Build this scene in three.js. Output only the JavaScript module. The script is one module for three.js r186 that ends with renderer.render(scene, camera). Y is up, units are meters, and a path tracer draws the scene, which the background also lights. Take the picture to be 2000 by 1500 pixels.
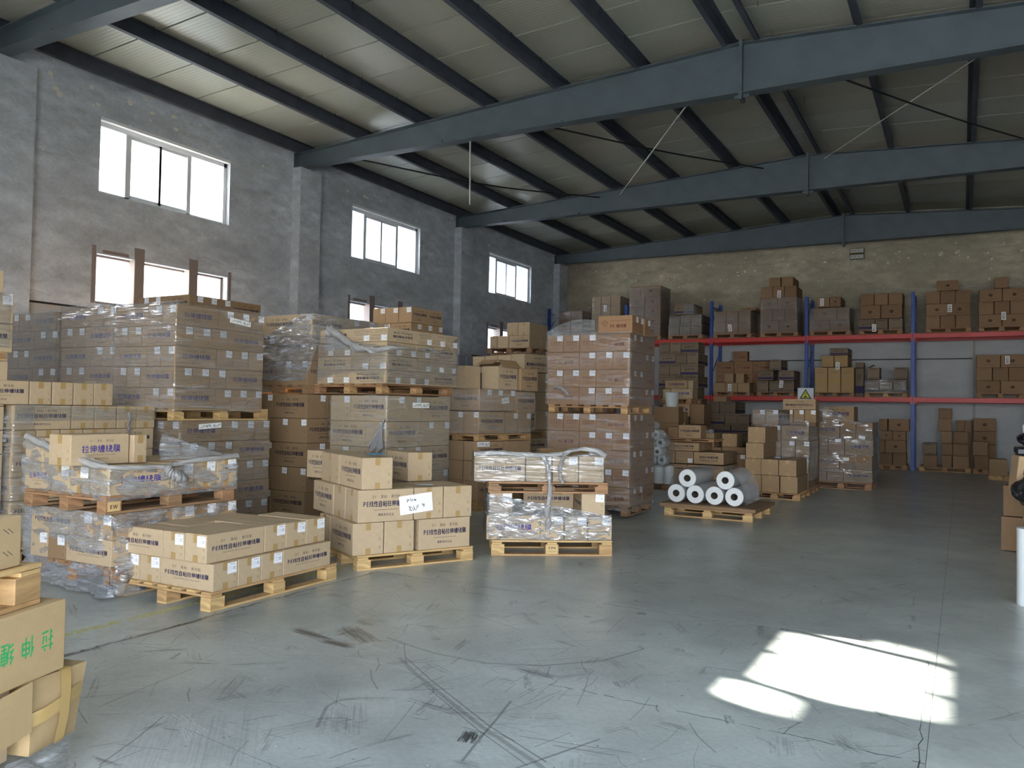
import * as THREE from 'three';
import { RoundedBoxGeometry } from 'three/addons/geometries/RoundedBoxGeometry.js';
import { mergeGeometries, mergeVertices } from 'three/addons/utils/BufferGeometryUtils.js';

// ---------------------------------------------------------------- camera, sky, sun, exposure
const scene = new THREE.Scene();
const camera = new THREE.PerspectiveCamera((2 * Math.atan(750 / 1595.93) * 180) / Math.PI, 4 / 3, 0.05, 200);
{
  const yaw = 0.5037, pitch = 0.0282, roll = 0.0179;
  const fw = new THREE.Vector3(-Math.sin(yaw) * Math.cos(pitch), Math.sin(pitch), -Math.cos(yaw) * Math.cos(pitch));
  const r0 = new THREE.Vector3(Math.cos(yaw), 0, -Math.sin(yaw)), u0 = r0.clone().cross(fw);
  const R = r0.clone().multiplyScalar(Math.cos(roll)).addScaledVector(u0, Math.sin(roll));
  const U = u0.clone().multiplyScalar(Math.cos(roll)).addScaledVector(r0, -Math.sin(roll));
  camera.quaternion.setFromRotationMatrix(new THREE.Matrix4().makeBasis(R, U, fw.clone().negate()));
  camera.position.set(0, 1.46, 0);
}
const renderer = new THREE.WebGLRenderer({ antialias: true });
renderer.toneMapping = THREE.LinearToneMapping;
renderer.toneMappingExposure = 10.8;
renderer.shadowMap.enabled = true;
const SKY = { zenith: [0.62, 0.8, 1.12], horizon: [1.32, 1.4, 1.5], level: 1.0 };
{
  // a hazy winter sky: pale at the horizon, soft blue overhead
  const W = 128, H = 64, d = new Float32Array(W * H * 4);
  for (let j = 0; j < H; j++) for (let i = 0; i < W; i++) {
    const s = Math.max(0, Math.sin(((j + 0.5) / H - 0.5) * Math.PI)), k = Math.pow(1 - s, 2.2);
    for (let c = 0; c < 3; c++) d[(j * W + i) * 4 + c] = SKY.level * (SKY.zenith[c] * (1 - k) + SKY.horizon[c] * k);
    d[(j * W + i) * 4 + 3] = 1;
  }
  const t = new THREE.DataTexture(d, W, H, THREE.RGBAFormat, THREE.FloatType);
  t.mapping = THREE.EquirectangularReflectionMapping; t.magFilter = THREE.LinearFilter; t.wrapS = THREE.RepeatWrapping; t.needsUpdate = true;
  scene.background = t; scene.environment = null;
}
const sun = new THREE.DirectionalLight(new THREE.Color(1.0, 0.96, 0.89), 22);
{
  const e = (22.35 * Math.PI) / 180, n = Math.hypot(1, 0.363);
  sun.position.set((-Math.cos(e) / n) * 60 - 2, Math.sin(e) * 60, ((-Math.cos(e) * 0.363) / n) * 60 - 8);
  sun.target.position.set(-2, 0, -8);
  sun.castShadow = true; sun.shadow.radius = 1; sun.shadow.mapSize.set(4096, 4096);
  Object.assign(sun.shadow.camera, { left: -22, right: 22, top: 20, bottom: -20, near: 1, far: 120 });
  scene.add(sun, sun.target);
}

// ---------------------------------------------------------------- helpers
const V = (x, y, z) => new THREE.Vector3(x, y, z);
function rng(a) { return () => { a = (a + 0x6d2b79f5) | 0; let t = Math.imul(a ^ (a >>> 15), 1 | a); t = (t + Math.imul(t ^ (t >>> 7), 61 | t)) ^ t; return ((t ^ (t >>> 14)) >>> 0) / 4294967296; }; }
const names = new Map();
function numbered(n) { const k = names.get(n) || 0; names.set(n, k + 1); return k ? n + '_' + String(k).padStart(3, '0') : n; }
function tag(o, label, category, group, kind) {
  if (label) o.userData.label = label;
  if (category) o.userData.category = category;
  if (group) o.userData.group = group;
  if (kind) o.userData.kind = kind;
  return o;
}
function thing(name, label, category, group, pos = [0, 0, 0], turn = 0) {
  const o = new THREE.Group(); o.name = numbered(name); o.position.set(...pos); o.rotation.y = turn; scene.add(o);
  return tag(o, label, category, group);
}
function mesh(name, geo, mat, parent = scene, pos, turn) {
  const m = new THREE.Mesh(geo, mat); m.name = parent === scene ? numbered(name) : name;
  if (pos) m.position.set(...pos);
  if (turn) m.rotation.y = turn;
  m.castShadow = m.receiveShadow = true; parent.add(m); return m;
}
function struct(name, geo, mat, parent = scene, pos) { const m = mesh(name, geo, mat, parent, pos); if (parent === scene) m.userData.kind = 'structure'; return m; }
function structGroup(name) { const g = new THREE.Group(); g.name = name; g.userData.kind = 'structure'; scene.add(g); return g; }
// a box from corner to corner with its uv in metres
const boxCache = new Map();
function boxUV(g, sx, sy, sz) {
  const p = g.attributes.position, n = g.attributes.normal, uv = g.attributes.uv;
  for (let i = 0; i < p.count; i++) {
    const ax = Math.abs(n.getX(i)), ay = Math.abs(n.getY(i)), az = Math.abs(n.getZ(i));
    if (ay >= ax && ay >= az) uv.setXY(i, p.getX(i) + sx, p.getZ(i) + sz);
    else if (ax >= az) uv.setXY(i, p.getZ(i) + sz, p.getY(i) + sy);
    else uv.setXY(i, p.getX(i) + sx, p.getY(i) + sy);
  }
  return g;
}
function box(w, h, d, r = 0, seed = 0) {
  const key = [w, h, d, r, seed].map((v) => v.toFixed(4)).join();
  if (!boxCache.has(key)) {
    const g = r ? new RoundedBoxGeometry(w, h, d, 1, r) : new THREE.BoxGeometry(w, h, d), q = rng(seed * 77 + 5);
    boxCache.set(key, boxUV(g, seed ? q() * 3 : 0, seed ? q() * 3 : 0, seed ? q() * 3 : 0));
  }
  return boxCache.get(key);
}
const boxAt = (x0, x1, y0, y1, z0, z1) => { const g = new THREE.BoxGeometry(x1 - x0, y1 - y0, z1 - z0); g.translate((x0 + x1) / 2, (y0 + y1) / 2, (z0 + z1) / 2); return boxUV(g, 0, 0, 0); };
function tube(pts, r, seg = 6, n = 0) { return new THREE.TubeGeometry(new THREE.CatmullRomCurve3(pts.map((p) => V(...p)), false, 'centripetal'), n || pts.length * 8, r, seg); }
function rod(a, b, r, seg = 6) { return new THREE.TubeGeometry(new THREE.LineCurve3(V(...a), V(...b)), 1, r, seg); }
const merge = (list) => mergeGeometries(list.map((g) => { const c = g.index ? g.toNonIndexed() : g.clone(); c.clearGroups?.(); for (const k of Object.keys(c.attributes)) if (!['position', 'normal', 'uv'].includes(k)) c.deleteAttribute(k); return c; }));

// ---------------------------------------------------------------- noise
const PERM = new Uint8Array(512); { const q = rng(41), a = Array.from({ length: 256 }, (_, i) => i); for (let i = 255; i > 0; i--) { const j = Math.floor(q() * (i + 1)); [a[i], a[j]] = [a[j], a[i]]; } for (let i = 0; i < 512; i++) PERM[i] = a[i & 255]; }
function vnoise(x, y, px = 256, py = 256) {   // tiles every px, py cells
  const ix = Math.floor(x), iy = Math.floor(y), fx = x - ix, fy = y - iy, sx = fx * fx * (3 - 2 * fx), sy = fy * fy * (3 - 2 * fy);
  const x0 = ((ix % px) + px) % px, x1 = (x0 + 1) % px, y0 = ((iy % py) + py) % py, y1 = (y0 + 1) % py;
  const h = (a, b) => PERM[(PERM[a & 255] + b) & 255] / 255;
  const a = h(x0, y0), b = h(x1, y0), c = h(x0, y1), d = h(x1, y1);
  return a + (b - a) * sx + (c - a) * sy + (a - b - c + d) * sx * sy;
}
function fbm(x, y, oct = 4, px = 256, py = 256) { let s = 0, a = 0.5, t = 0; for (let i = 0; i < oct; i++) { s += a * vnoise(x + i * 17, y + i * 31, px, py); t += a; a *= 0.5; x *= 2; y *= 2; px *= 2; py *= 2; } return s / t; }
const clamp = (v, a = 0, b = 1) => Math.min(b, Math.max(a, v));
function canvas(w, h) { const c = document.createElement('canvas'); c.width = w; c.height = h; return [c, c.getContext('2d')]; }
function paint(w, h, f) {                     // f(i, j) -> [r, g, b] 0..255
  const [c, g] = canvas(w, h), im = g.createImageData(w, h);
  for (let j = 0, k = 0; j < h; j++) for (let i = 0; i < w; i++, k += 4) { const p = f(i, j); im.data[k] = p[0]; im.data[k + 1] = p[1]; im.data[k + 2] = p[2]; im.data[k + 3] = 255; }
  g.putImageData(im, 0, 0); return [c, g];
}
function tex(c, srgb = true, rx = 1, ry = rx, clampIt = false) {
  const t = new THREE.CanvasTexture(c); t.colorSpace = srgb ? THREE.SRGBColorSpace : THREE.NoColorSpace;
  t.wrapS = t.wrapT = clampIt ? THREE.ClampToEdgeWrapping : THREE.RepeatWrapping; t.repeat.set(rx, ry); t.magFilter = THREE.LinearFilter; t.anisotropy = 8; return t;
}
const std = (o) => new THREE.MeshStandardMaterial(o), phys = (o) => new THREE.MeshPhysicalMaterial(o);

// ---------------------------------------------------------------- a stroke alphabet for the printed characters (100 x 100 cells, y down)
const SILK = '28,5 10,32 30,32;34,28 10,62 36,56;6,88 38,76;';
const HAND = '5,28 40,25;24,5 24,90 12,82;5,62 40,50;';
const GLYPH = {
  '拉': HAND + '68,6 74,18;48,28 97,26;58,42 64,72;88,40 80,74;44,90 99,87',
  '伸': '28,5 8,45;20,30 20,96;40,22 93,22 93,70 40,70 40,22;40,46 93,46;66,4 66,97',
  '缠': SILK + '70,3 74,12;48,16 99,16;50,16 46,60 38,94;58,28 93,28 93,60 58,60 58,28;58,44 93,44;75,28 75,90;56,75 95,75;48,92 100,92',
  '绕': SILK + '50,22 93,14;62,5 72,34 92,42 96,34;90,22 58,42;46,53 97,50;62,53 58,76 42,95;78,53 78,86 85,93 96,90 98,78',
  '膜': '12,8 12,60 5,94;12,8 36,8 36,92 28,88;12,34 36,34;12,60 36,60;46,16 99,16;60,5 60,26;84,5 84,26;54,32 91,32 91,62 54,62 54,32;54,47 91,47;44,75 100,75;72,62 66,80 46,97;74,77 99,97',
  '线': SILK + '52,28 93,22;50,49 97,41;66,5 71,50 92,92 99,78;92,58 48,93;80,6 90,14',
  '性': '22,5 22,97;8,28 12,48;32,24 36,40;54,10 44,42;50,28 97,28;50,57 95,57;72,6 72,92;40,92 100,92',
  '自': '50,3 42,18;18,20 84,20 84,97 18,97 18,20;18,45 84,45;18,70 84,70',
  '粘': '10,20 18,36;42,18 34,36;4,46 48,46;26,6 26,97;26,48 6,84;28,50 46,76;74,5 74,52;74,26 99,26;56,53 95,53 95,95 56,95 56,53',
  '高': '50,2 50,14;6,16 96,16;30,26 72,26 72,42 30,42 30,26;12,97 12,53 91,53 91,97 82,92;33,65 69,65 69,86 33,86 33,65',
  '能': '26,5 10,27 40,24;36,14 44,28;12,36 12,97;12,36 42,36 42,95 34,90;12,55 42,55;12,73 42,73;62,6 62,34 68,42 93,42 95,32;91,12 62,26;62,52 62,88 68,95 93,95 96,82;91,60 62,76',
  '新': '26,4 30,12;6,16 48,16;16,22 20,34;38,22 34,34;4,38 50,38;6,57 50,57;28,38 28,97;28,58 8,84;30,60 46,78;90,8 60,18;60,18 58,60 50,95;60,42 100,42;82,42 82,97',
  '技': HAND + '46,24 97,24;70,5 70,46;50,46 89,46 76,70 44,97;54,54 70,76 98,97',
  '术': '8,32 94,32;50,5 50,97;50,34 30,66 6,86;52,34 72,64 96,84;70,10 80,22',
  '企': '50,4 30,30 4,46;50,4 72,30 97,44;50,42 50,92;50,64 80,64;26,57 26,92;6,93 95,93',
  '业': '36,8 36,90;64,8 64,90;12,34 24,68;88,32 76,68;4,93 97,93',
};
const PATHS = Object.fromEntries(Object.entries(GLYPH).map(([k, v]) => [k, v.split(';').filter(Boolean).map((s) => s.trim().split(' ').map((p) => p.split(',').map(Number)))]));
// writes a line centred on (cx, cy); size = height of a character in pixels, weight = stroke width / size
function write(g, text, cx, cy, size, color, weight = 0.1, squeeze = 1, font = 'sans-serif', bold = '') {
  const gap = 0.1 * size * squeeze, ws = [...text].map((ch) => { if (PATHS[ch]) return size * squeeze; g.font = `${bold} ${size * 1.12}px ${font}`; return ch === ' ' ? size * 0.35 * squeeze : g.measureText(ch).width * squeeze; });
  let x = cx - (ws.reduce((a, b) => a + b, 0) + gap * (ws.length - 1)) / 2;
  g.save(); g.strokeStyle = g.fillStyle = color; g.lineCap = 'butt'; g.lineJoin = 'miter'; g.lineWidth = weight * size;
  [...text].forEach((ch, i) => {
    if (PATHS[ch]) {
      for (const s of PATHS[ch]) { g.beginPath(); s.forEach(([a, b], k) => { const X = x + (a / 100) * size * squeeze, Y = cy - size / 2 + (b / 100) * size; if (k) g.lineTo(X, Y); else g.moveTo(X, Y); }); g.stroke(); }
    } else if (ch !== ' ') { g.save(); g.translate(x, cy + size * 0.42); g.scale(squeeze, 1); g.font = `${bold} ${size * 1.12}px ${font}`; g.fillText(ch, 0, 0); g.restore(); }
    x += ws[i] + gap;
  });
  g.restore();
}
// a line of print too small to read in the photograph: a row of short upright ticks
function smallPrint(g, x0, x1, y, size, color, q) {
  g.save(); g.strokeStyle = color; g.lineWidth = Math.max(1, size * 0.16);
  for (let x = x0; x < x1; x += size * 0.95) for (let k = 0; k < 4; k++) { const h = q() < 0.5, a = x + q() * size * 0.7, b = y + (q() - 0.5) * size * 0.8; g.beginPath(); g.moveTo(a, b); g.lineTo(h ? a + size * 0.5 : a, h ? b : b + size * 0.5); g.stroke(); }
  g.restore();
}
function scribble(g, x0, x1, y, size, color, q, lw = 2) {
  g.save(); g.strokeStyle = color; g.lineWidth = lw; g.lineCap = g.lineJoin = 'round';
  for (let x = x0; x < x1; x += size * 0.75) { if (q() < 0.15) continue; g.beginPath(); g.moveTo(x, y + (q() - 0.5) * size); for (let k = 0; k < 3 + q() * 2; k++) g.lineTo(x + q() * size * 0.6, y + (q() - 0.5) * size); g.stroke(); }
  g.restore();
}
// ---------------------------------------------------------------- materials
const M = {};
const greyTex = (n, f, rx) => tex(paint(n, n, (i, j) => { const v = clamp(f(i / n, j / n)) * 255; return [v, v, v]; })[0], false, rx);
// concrete render on the walls: clouds, trowel marks, pale plugs and dark stains of their own
function concrete(base, [wr, wg, wb], seed, plugs) {
  const q = rng(seed), n = 1024;
  const [c, g] = paint(n, n, (i, j) => {
    const x = i / n, y = j / n, big = fbm(x * 5 + seed, y * 6, 4, 5, 6), mid = fbm(x * 22, y * 46, 4, 22, 46), fine = fbm(x * 170, y * 170, 2, 170, 170), pour = fbm(x * 3, y * 11 + 3, 2, 3, 11);
    const v = base * (0.8 + 0.24 * (big - 0.5) + 0.3 * (mid - 0.5) * big * 1.6 + 0.1 * (fine - 0.5) + 0.14 * (pour - 0.5) + 0.2);
    return [v * wr, v * wg, v * wb];
  });
  g.lineCap = 'round';
  for (let k = 0; k < 46; k++) { g.strokeStyle = q() < 0.6 ? 'rgba(40,38,36,0.05)' : 'rgba(225,222,214,0.05)'; g.lineWidth = 4 + q() * 14; const x = q() * n, y = q() * n; g.beginPath(); g.moveTo(x, y); g.quadraticCurveTo(x + 40 + q() * 60, y + (q() - 0.5) * 26, x + 90 + q() * 150, y + (q() - 0.5) * 30); g.stroke(); }
  for (let k = 0; k < 4; k++) { g.strokeStyle = 'rgba(50,45,38,0.35)'; g.lineWidth = 1; g.beginPath(); let x = q() * n, y = q() * n; g.moveTo(x, y); for (let s = 0; s < 12; s++) { x += 15 + q() * 14; y += (q() - 0.5) * 14; g.lineTo(x, y); } g.stroke(); }
  if (plugs) for (let k = 0; k < plugs; k++) { const x = q() * n, y = q() * n, r = 1.5 + q() * 3.4; g.fillStyle = 'rgba(226,220,206,0.8)'; g.beginPath(); g.ellipse(x, y, r * 1.5, r, q() * 3, 0, 7); g.fill(); if (q() < 0.5) { g.fillStyle = 'rgba(120,110,98,0.8)'; g.beginPath(); g.ellipse(x + 1, y, r * 0.7, r * 0.5, 0, 0, 7); g.fill(); } }
  return c;
}
const concreteBump = greyTex(512, (x, y) => 0.6 * fbm(x * 40, y * 40, 4, 40, 40) + 0.4 * fbm(x * 9, y * 16, 2, 9, 16), 1 / 2.2);
M.wallLeft = std({ map: tex(concrete(202, [0.97, 1, 1.03], 11, 26), true, 1 / 5.2), roughness: 0.85, bumpMap: concreteBump, bumpScale: 0.006 });
M.wallBack = std({ map: tex(concrete(160, [1.06, 1, 0.86], 23, 60), true, 1 / 5.6), roughness: 0.88, bumpMap: concreteBump, bumpScale: 0.006 });
M.whitewash = std({ map: tex(paint(512, 512, (i, j) => { const v = 176 + 22 * (fbm(i / 80, j / 60, 4, 6, 8) - 0.5) + 9 * (fbm(i / 5, j / 5, 2, 100, 100) - 0.5); return [v, v, v * 0.985]; })[0], true, 1 / 2.5), roughness: 0.7 });
M.steel = std({ map: tex(paint(512, 512, (i, j) => { const s = fbm(i / 64, j / 64, 4, 8, 8), v = 1 + 0.16 * (s - 0.5) + 0.06 * (fbm(i / 4, j / 4, 2, 128, 128) - 0.5); return [82 * v, 93 * v, 98 * v]; })[0], true, 1 / 2), roughness: 0.5 });
M.purlin = std({ map: tex(paint(256, 256, (i, j) => { const v = 1 + 0.3 * (fbm(i / 32, j / 32, 4, 8, 8) - 0.5); return [66 * v, 70 * v, 79 * v]; })[0], true, 1 / 1.5), roughness: 0.55 });
M.plug = std({ color: 0xe0dcd0, roughness: 0.7 });
M.dark = std({ color: 0x1b1b1c, roughness: 0.6 });
M.rodDark = std({ color: 0x2b2d2e, roughness: 0.5, metalness: 0.4 });
M.rodPale = std({ color: 0xb9b9b0, roughness: 0.5 });
{
  // roof panels: cream coated steel with fine ribs running down the slope
  const rib = greyTex(512, (x, y) => Math.pow(Math.abs(Math.sin(y * Math.PI * 14)), 4), 1), grain = rng(6);
  M.roof = [0, 1, 2].map((k) => std({ map: tex(paint(256, 256, (i, j) => { const v = 1 + 0.05 * (grain() - 0.5) + (vnoise(i / 64, j / 1.5, 4, 171) - 0.5) * 0.03, b = 188 - k * 6; return [b * v, b * v, (b - 17) * v]; })[0], true, 0.5), roughness: 0.29 + 0.02 * k, bumpMap: rib, bumpScale: 0.0012, metalness: 0.25 }));
}
// wood of the pallets
M.wood = [[206, 172, 118], [189, 152, 104], [166, 126, 90], [150, 118, 86]].map(([r, gg, b], k) => {
  const [c, g] = paint(256, 256, (i, j) => { const ring = fbm(i / 128, j / 9 + 4 * fbm(i / 90, j / 60, 2, 3, 5), 3, 2, 28), v = 0.78 + 0.34 * ring + 0.06 * (fbm(i / 2, j / 2, 1, 128, 128) - 0.5); return [r * v, gg * v * (0.98 + 0.02 * ring), b * v * (0.94 + 0.06 * ring)]; });
  const q = rng(70 + k); for (let s = 0; s < 5; s++) { const x = q() * 256, y = q() * 256; g.fillStyle = 'rgba(84,52,26,0.55)'; g.beginPath(); g.ellipse(x, y, 5, 3, 0, 0, 7); g.fill(); }
  return std({ map: tex(c, true, 1.6), roughness: 0.75 });
});
// corrugated board, per kind of print: one sheet with the long face, the end and the top in it
const KR = [184, 161, 128];
function board(w, h, q, tone = 1) {
  return paint(w, h, (i, j) => { const v = tone * (1 + 0.05 * (fbm(i / 60, j / 40, 3) - 0.5) + 0.035 * (vnoise(i / 1.5, j / 9) - 0.5) + 0.03 * Math.sin(i * 0.9)); return [KR[0] * v, KR[1] * v, KR[2] * v]; });
}
const SHEET = { w: 1024, h: 512, long: [0, 0, 640, 300], end: [640, 0, 384, 300], top: [0, 300, 640, 212] };
const INK = '#2b2740', BLUE = '#3d3580', RED = '#713a33', FAINT = 'rgba(74,62,58,0.85)';
const PRINT = {
  adhesive(g, q) { write(g, 'DY · 高粘 · 高性能', 320, 78, 36, FAINT, 0.075); write(g, 'PE线性自粘拉伸缠绕膜', 320, 148, 56, INK, 0.135, 0.84, 'sans-serif', 'bold'); g.fillStyle = FAINT; smallPrint(g, 170, 470, 204, 13, FAINT, q); ends(g, q); },
  adhesiveFull(g, q) { write(g, 'DY · 高粘 · 高性能', 320, 66, 34, FAINT, 0.075); write(g, 'PE线性自粘拉伸缠绕膜', 320, 130, 56, INK, 0.135, 0.84, 'sans-serif', 'bold'); g.fillStyle = INK; g.fillRect(180, 186, 280, 3); write(g, '高新技术企业', 320, 232, 27, INK, 0.09, 1.05); ends(g, q); },
  blue(g, q) { write(g, 'DY · 高粘 · 高性能', 330, 62, 28, 'rgba(74,62,58,0.6)', 0.07); write(g, '拉伸缠绕膜', 325, 140, 80, BLUE, 0.115, 0.98); smallPrint(g, 190, 480, 200, 11, FAINT, q); write(g, '高新技术企业', 330, 238, 22, FAINT, 0.09, 1.05); ends(g, q); },
  red(g, q) {
    g.strokeStyle = RED; g.lineWidth = 3.5; for (const k of [0, 12]) { g.beginPath(); g.ellipse(120, 118, 62 - k, 34 - k, 0, 0, 7); g.stroke(); } g.beginPath(); g.moveTo(75, 125); g.lineTo(165, 110); g.stroke(); smallPrint(g, 80, 160, 176, 18, RED, q);
    smallPrint(g, 215, 590, 82, 17, RED, q); write(g, 'PE 缠绕膜', 375, 176, 62, RED, 0.12, 0.95, 'sans-serif', 'bold');
    const [x, y] = [SHEET.end[0], SHEET.end[1]]; g.strokeStyle = RED; g.lineWidth = 4; g.strokeRect(x + 78, y + 116, 226, 60);
    for (let k = 0; k < 4; k++) { const a = x + 106 + k * 57; g.beginPath(); if (k % 3 === 0) { g.moveTo(a, y + 166); g.lineTo(a, y + 128); g.lineTo(a - 14, y + 144); g.moveTo(a, y + 128); g.lineTo(a + 14, y + 144); } else { g.rect(a - 13, y + 130, 26, 34); g.moveTo(a, y + 130); g.lineTo(a, y + 164); } g.stroke(); }
    smallPrint(g, x + 150, x + 240, y + 232, 18, RED, q);
  },
  stretch(g, q) {
    smallPrint(g, 200, 440, 50, 18, INK, q); write(g, '自粘拉伸缠绕膜', 320, 124, 62, INK, 0.12, 0.86); write(g, 'STRETCH FILM', 320, 206, 44, INK, 0.1, 1, 'sans-serif', 'bold'); g.fillStyle = INK; g.fillRect(210, 244, 220, 4);
    const x = SHEET.end[0]; g.strokeStyle = INK; g.lineWidth = 4; g.strokeRect(x + 30, 34, 324, 64); g.beginPath(); g.moveTo(x + 120, 34); g.lineTo(x + 120, 98); g.moveTo(x + 30, 150); g.lineTo(x + 354, 150); g.stroke(); g.strokeRect(x + 30, 196, 324, 70); g.beginPath(); g.moveTo(x + 250, 196); g.lineTo(x + 250, 266); g.stroke();
    smallPrint(g, x + 44, x + 110, 66, 24, INK, q); smallPrint(g, x + 134, x + 340, 66, 24, INK, q); smallPrint(g, x + 44, x + 340, 128, 18, INK, q); smallPrint(g, x + 44, x + 200, 232, 26, INK, q);
  },
  bopp(g, q) { g.fillStyle = '#2c2740'; g.fillRect(30, 44, 580, 9); write(g, 'B O P P', 320, 130, 68, INK, 0.1, 1.1, 'sans-serif', 'bold'); g.fillStyle = '#4a3f78'; g.fillRect(10, 205, 620, 62); const x = SHEET.end[0]; g.fillStyle = 'rgba(38,32,38,0.85)'; g.fillRect(x + 60, 30, 260, 11); g.fillRect(x + 60, 258, 260, 11); smallPrint(g, x + 80, x + 320, 52, 12, INK, q); },
  seal(g, q) { g.fillStyle = 'rgba(66,40,30,0.75)'; g.beginPath(); g.ellipse(320, 148, 58, 36, 0, 0, 7); g.fill(); g.strokeStyle = '#c09a68'; g.lineWidth = 5; g.beginPath(); g.moveTo(280, 160); g.lineTo(320, 128); g.lineTo(360, 160); g.stroke(); smallPrint(g, 180, 470, 240, 15, 'rgba(70,50,40,0.8)', q); const x = SHEET.end[0]; smallPrint(g, x + 90, x + 290, 40, 13, 'rgba(70,50,40,0.7)', q); },
  yellow(g, q) { g.fillStyle = 'rgba(196,158,52,0.6)'; g.fillRect(0, 10, 640, 20); const x = SHEET.end[0]; g.fillRect(x, 150, 384, 18); smallPrint(g, x + 90, x + 290, 60, 12, FAINT, q); },
  plain(g, q) { ends(g, q); },
  green(g, q) { write(g, '拉 伸 缠 绕 膜', 320, 150, 96, '#35a868', 0.085, 0.72); },
  table(g, q) {
    g.strokeStyle = '#3c3a36'; g.lineWidth = 3; g.strokeRect(60, 40, 440, 220); g.beginPath(); for (const y of [110, 180]) { g.moveTo(60, y); g.lineTo(500, y); } g.stroke();
    write(g, '拉伸缠绕膜', 320, 76, 50, '#4a463e', 0.07); write(g, '500mm', 390, 148, 50, '#4a463e', 0.07, 1, 'serif');
    for (const y of [80, 210]) for (let k = 0; k < 2; k++) { g.beginPath(); g.moveTo(540 + k * 24, y - 14); g.lineTo(570 + k * 24, y + 18); g.stroke(); }
  },
};
function ends(g, q) { const x = SHEET.end[0]; g.strokeStyle = 'rgba(60,48,38,0.8)'; g.lineWidth = 3; for (const y of [150, 226]) { g.beginPath(); g.arc(x + 338, y, 8, 0.4, 4.4); g.moveTo(x + 330, y + 14); g.lineTo(x + 344, y + 20); g.stroke(); } }
const kraft = {};
for (const [name, draw] of Object.entries(PRINT)) {
  const q = rng(name.length * 131 + 7), [c, g] = board(SHEET.w, SHEET.h, q);
  g.fillStyle = 'rgba(70,50,30,0.55)'; g.fillRect(0, SHEET.top[1] + 105, 640, 2);
  draw(g, q);
  const t = tex(c, true, 1, 1, true);
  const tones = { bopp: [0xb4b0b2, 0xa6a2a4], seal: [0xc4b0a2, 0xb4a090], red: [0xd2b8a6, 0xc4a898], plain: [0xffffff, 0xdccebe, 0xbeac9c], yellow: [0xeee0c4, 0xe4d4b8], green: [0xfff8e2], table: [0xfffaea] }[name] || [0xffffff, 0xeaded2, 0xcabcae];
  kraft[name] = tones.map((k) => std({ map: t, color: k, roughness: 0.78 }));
}
M.tape = phys({ color: 0xa98a58, roughness: 0.28, clearcoat: 0.5, clearcoatRoughness: 0.2 });
{
  const [c, g] = canvas(128, 96), q = rng(5); g.fillStyle = '#f1f0ee'; g.fillRect(0, 0, 128, 96); g.strokeStyle = '#9a9da8'; g.lineWidth = 2; g.strokeRect(8, 18, 112, 70); smallPrint(g, 34, 100, 10, 10, '#667', q); for (const y of [34, 50, 66]) smallPrint(g, 14, 60, y, 9, '#889', q); for (let k = 0; k < 14; k++) { g.fillStyle = '#8b8f9c'; g.fillRect(72 + k * 3.2, 34, q() * 2.4, 34); }
  M.sticker = std({ map: tex(c, true, 1, 1, true), roughness: 0.6 });
  const note = (n, w, h, rows) => { const [c2, g2] = canvas(w, h), q2 = rng(n); g2.fillStyle = '#f4f2ea'; g2.fillRect(0, 0, w, h); for (const [x0, x1, y, s] of rows) scribble(g2, x0, x1, y, s, '#33333a', q2, 3); return std({ map: tex(c2, true, 1, 1, true), roughness: 0.65, side: THREE.DoubleSide }); };
  M.notePaper = note(3, 256, 128, [[60, 120, 38, 34], [70, 130, 92, 36], [150, 210, 84, 32]]);
  M.noteTape = note(9, 256, 48, [[20, 240, 24, 28]]);
  M.blank = std({ color: 0xe9e8ee, roughness: 0.7, side: THREE.DoubleSide });
  M.rackTag = ['119', '117', '116', '143', '120'].map((s, k) => { const [c3, g3] = canvas(64, 128); g3.fillStyle = '#e9e6df'; g3.fillRect(0, 0, 64, 128); g3.save(); g3.translate(32, 64); g3.rotate(Math.PI / 2); write(g3, s, 0, 0, 44, '#1c1c1e', 0.1, 1.1, 'sans-serif', 'bold'); g3.restore(); return std({ map: tex(c3, true, 1, 1, true), roughness: 0.6 }); });
  const st = (w, h, f) => { const [c4, g4] = canvas(w, h); g4.fillStyle = '#cfae78'; g4.fillRect(0, 0, w, h); f(g4); return std({ map: tex(c4, true, 1, 1, true), roughness: 0.75 }); };
  M.stampCode = st(128, 128, (g4) => { write(g4, 'CP6', 64, 36, 42, '#2a2018', 0.12, 1, 'sans-serif', 'bold'); write(g4, '200·047', 64, 92, 22, '#3a2c20', 0.12, 1, 'sans-serif'); });
  M.stampLetters = st(128, 96, (g4) => { write(g4, 'EW', 64, 50, 46, '#3a2418', 0.12, 1, 'sans-serif', 'bold'); });
}
// stretch film: clear plastic with stretched creases
function creases(seed, n, slope, long) {
  const [c, g] = canvas(512, 512), q = rng(seed); g.fillStyle = '#606060'; g.fillRect(0, 0, 512, 512); g.lineCap = 'round';
  for (let k = 0; k < n; k++) {
    const x = q() * 512, y = q() * 512, L = long * (0.3 + q() * 1.2), dy = (q() - 0.5) * slope * L + slope * 0.2 * L, w = 0.8 + q() * q() * 5, v = q() < 0.6 ? 'rgba(255,255,255,' : 'rgba(0,0,0,';
    g.strokeStyle = v + (0.1 + q() * 0.4).toFixed(2) + ')'; g.lineWidth = w;
    for (const ox of [0, -512]) for (const oy of [0, 512, -512]) { g.beginPath(); g.moveTo(x + ox, y + oy); g.quadraticCurveTo(x + ox + L / 2, y + oy + dy * 0.2 + (q() - 0.5) * 12, x + ox + L, y + oy + dy); g.stroke(); }
  }
  return c;
}
const creaseA = creases(3, 420, 0.14, 170), creaseB = creases(8, 620, 0.9, 90);
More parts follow.
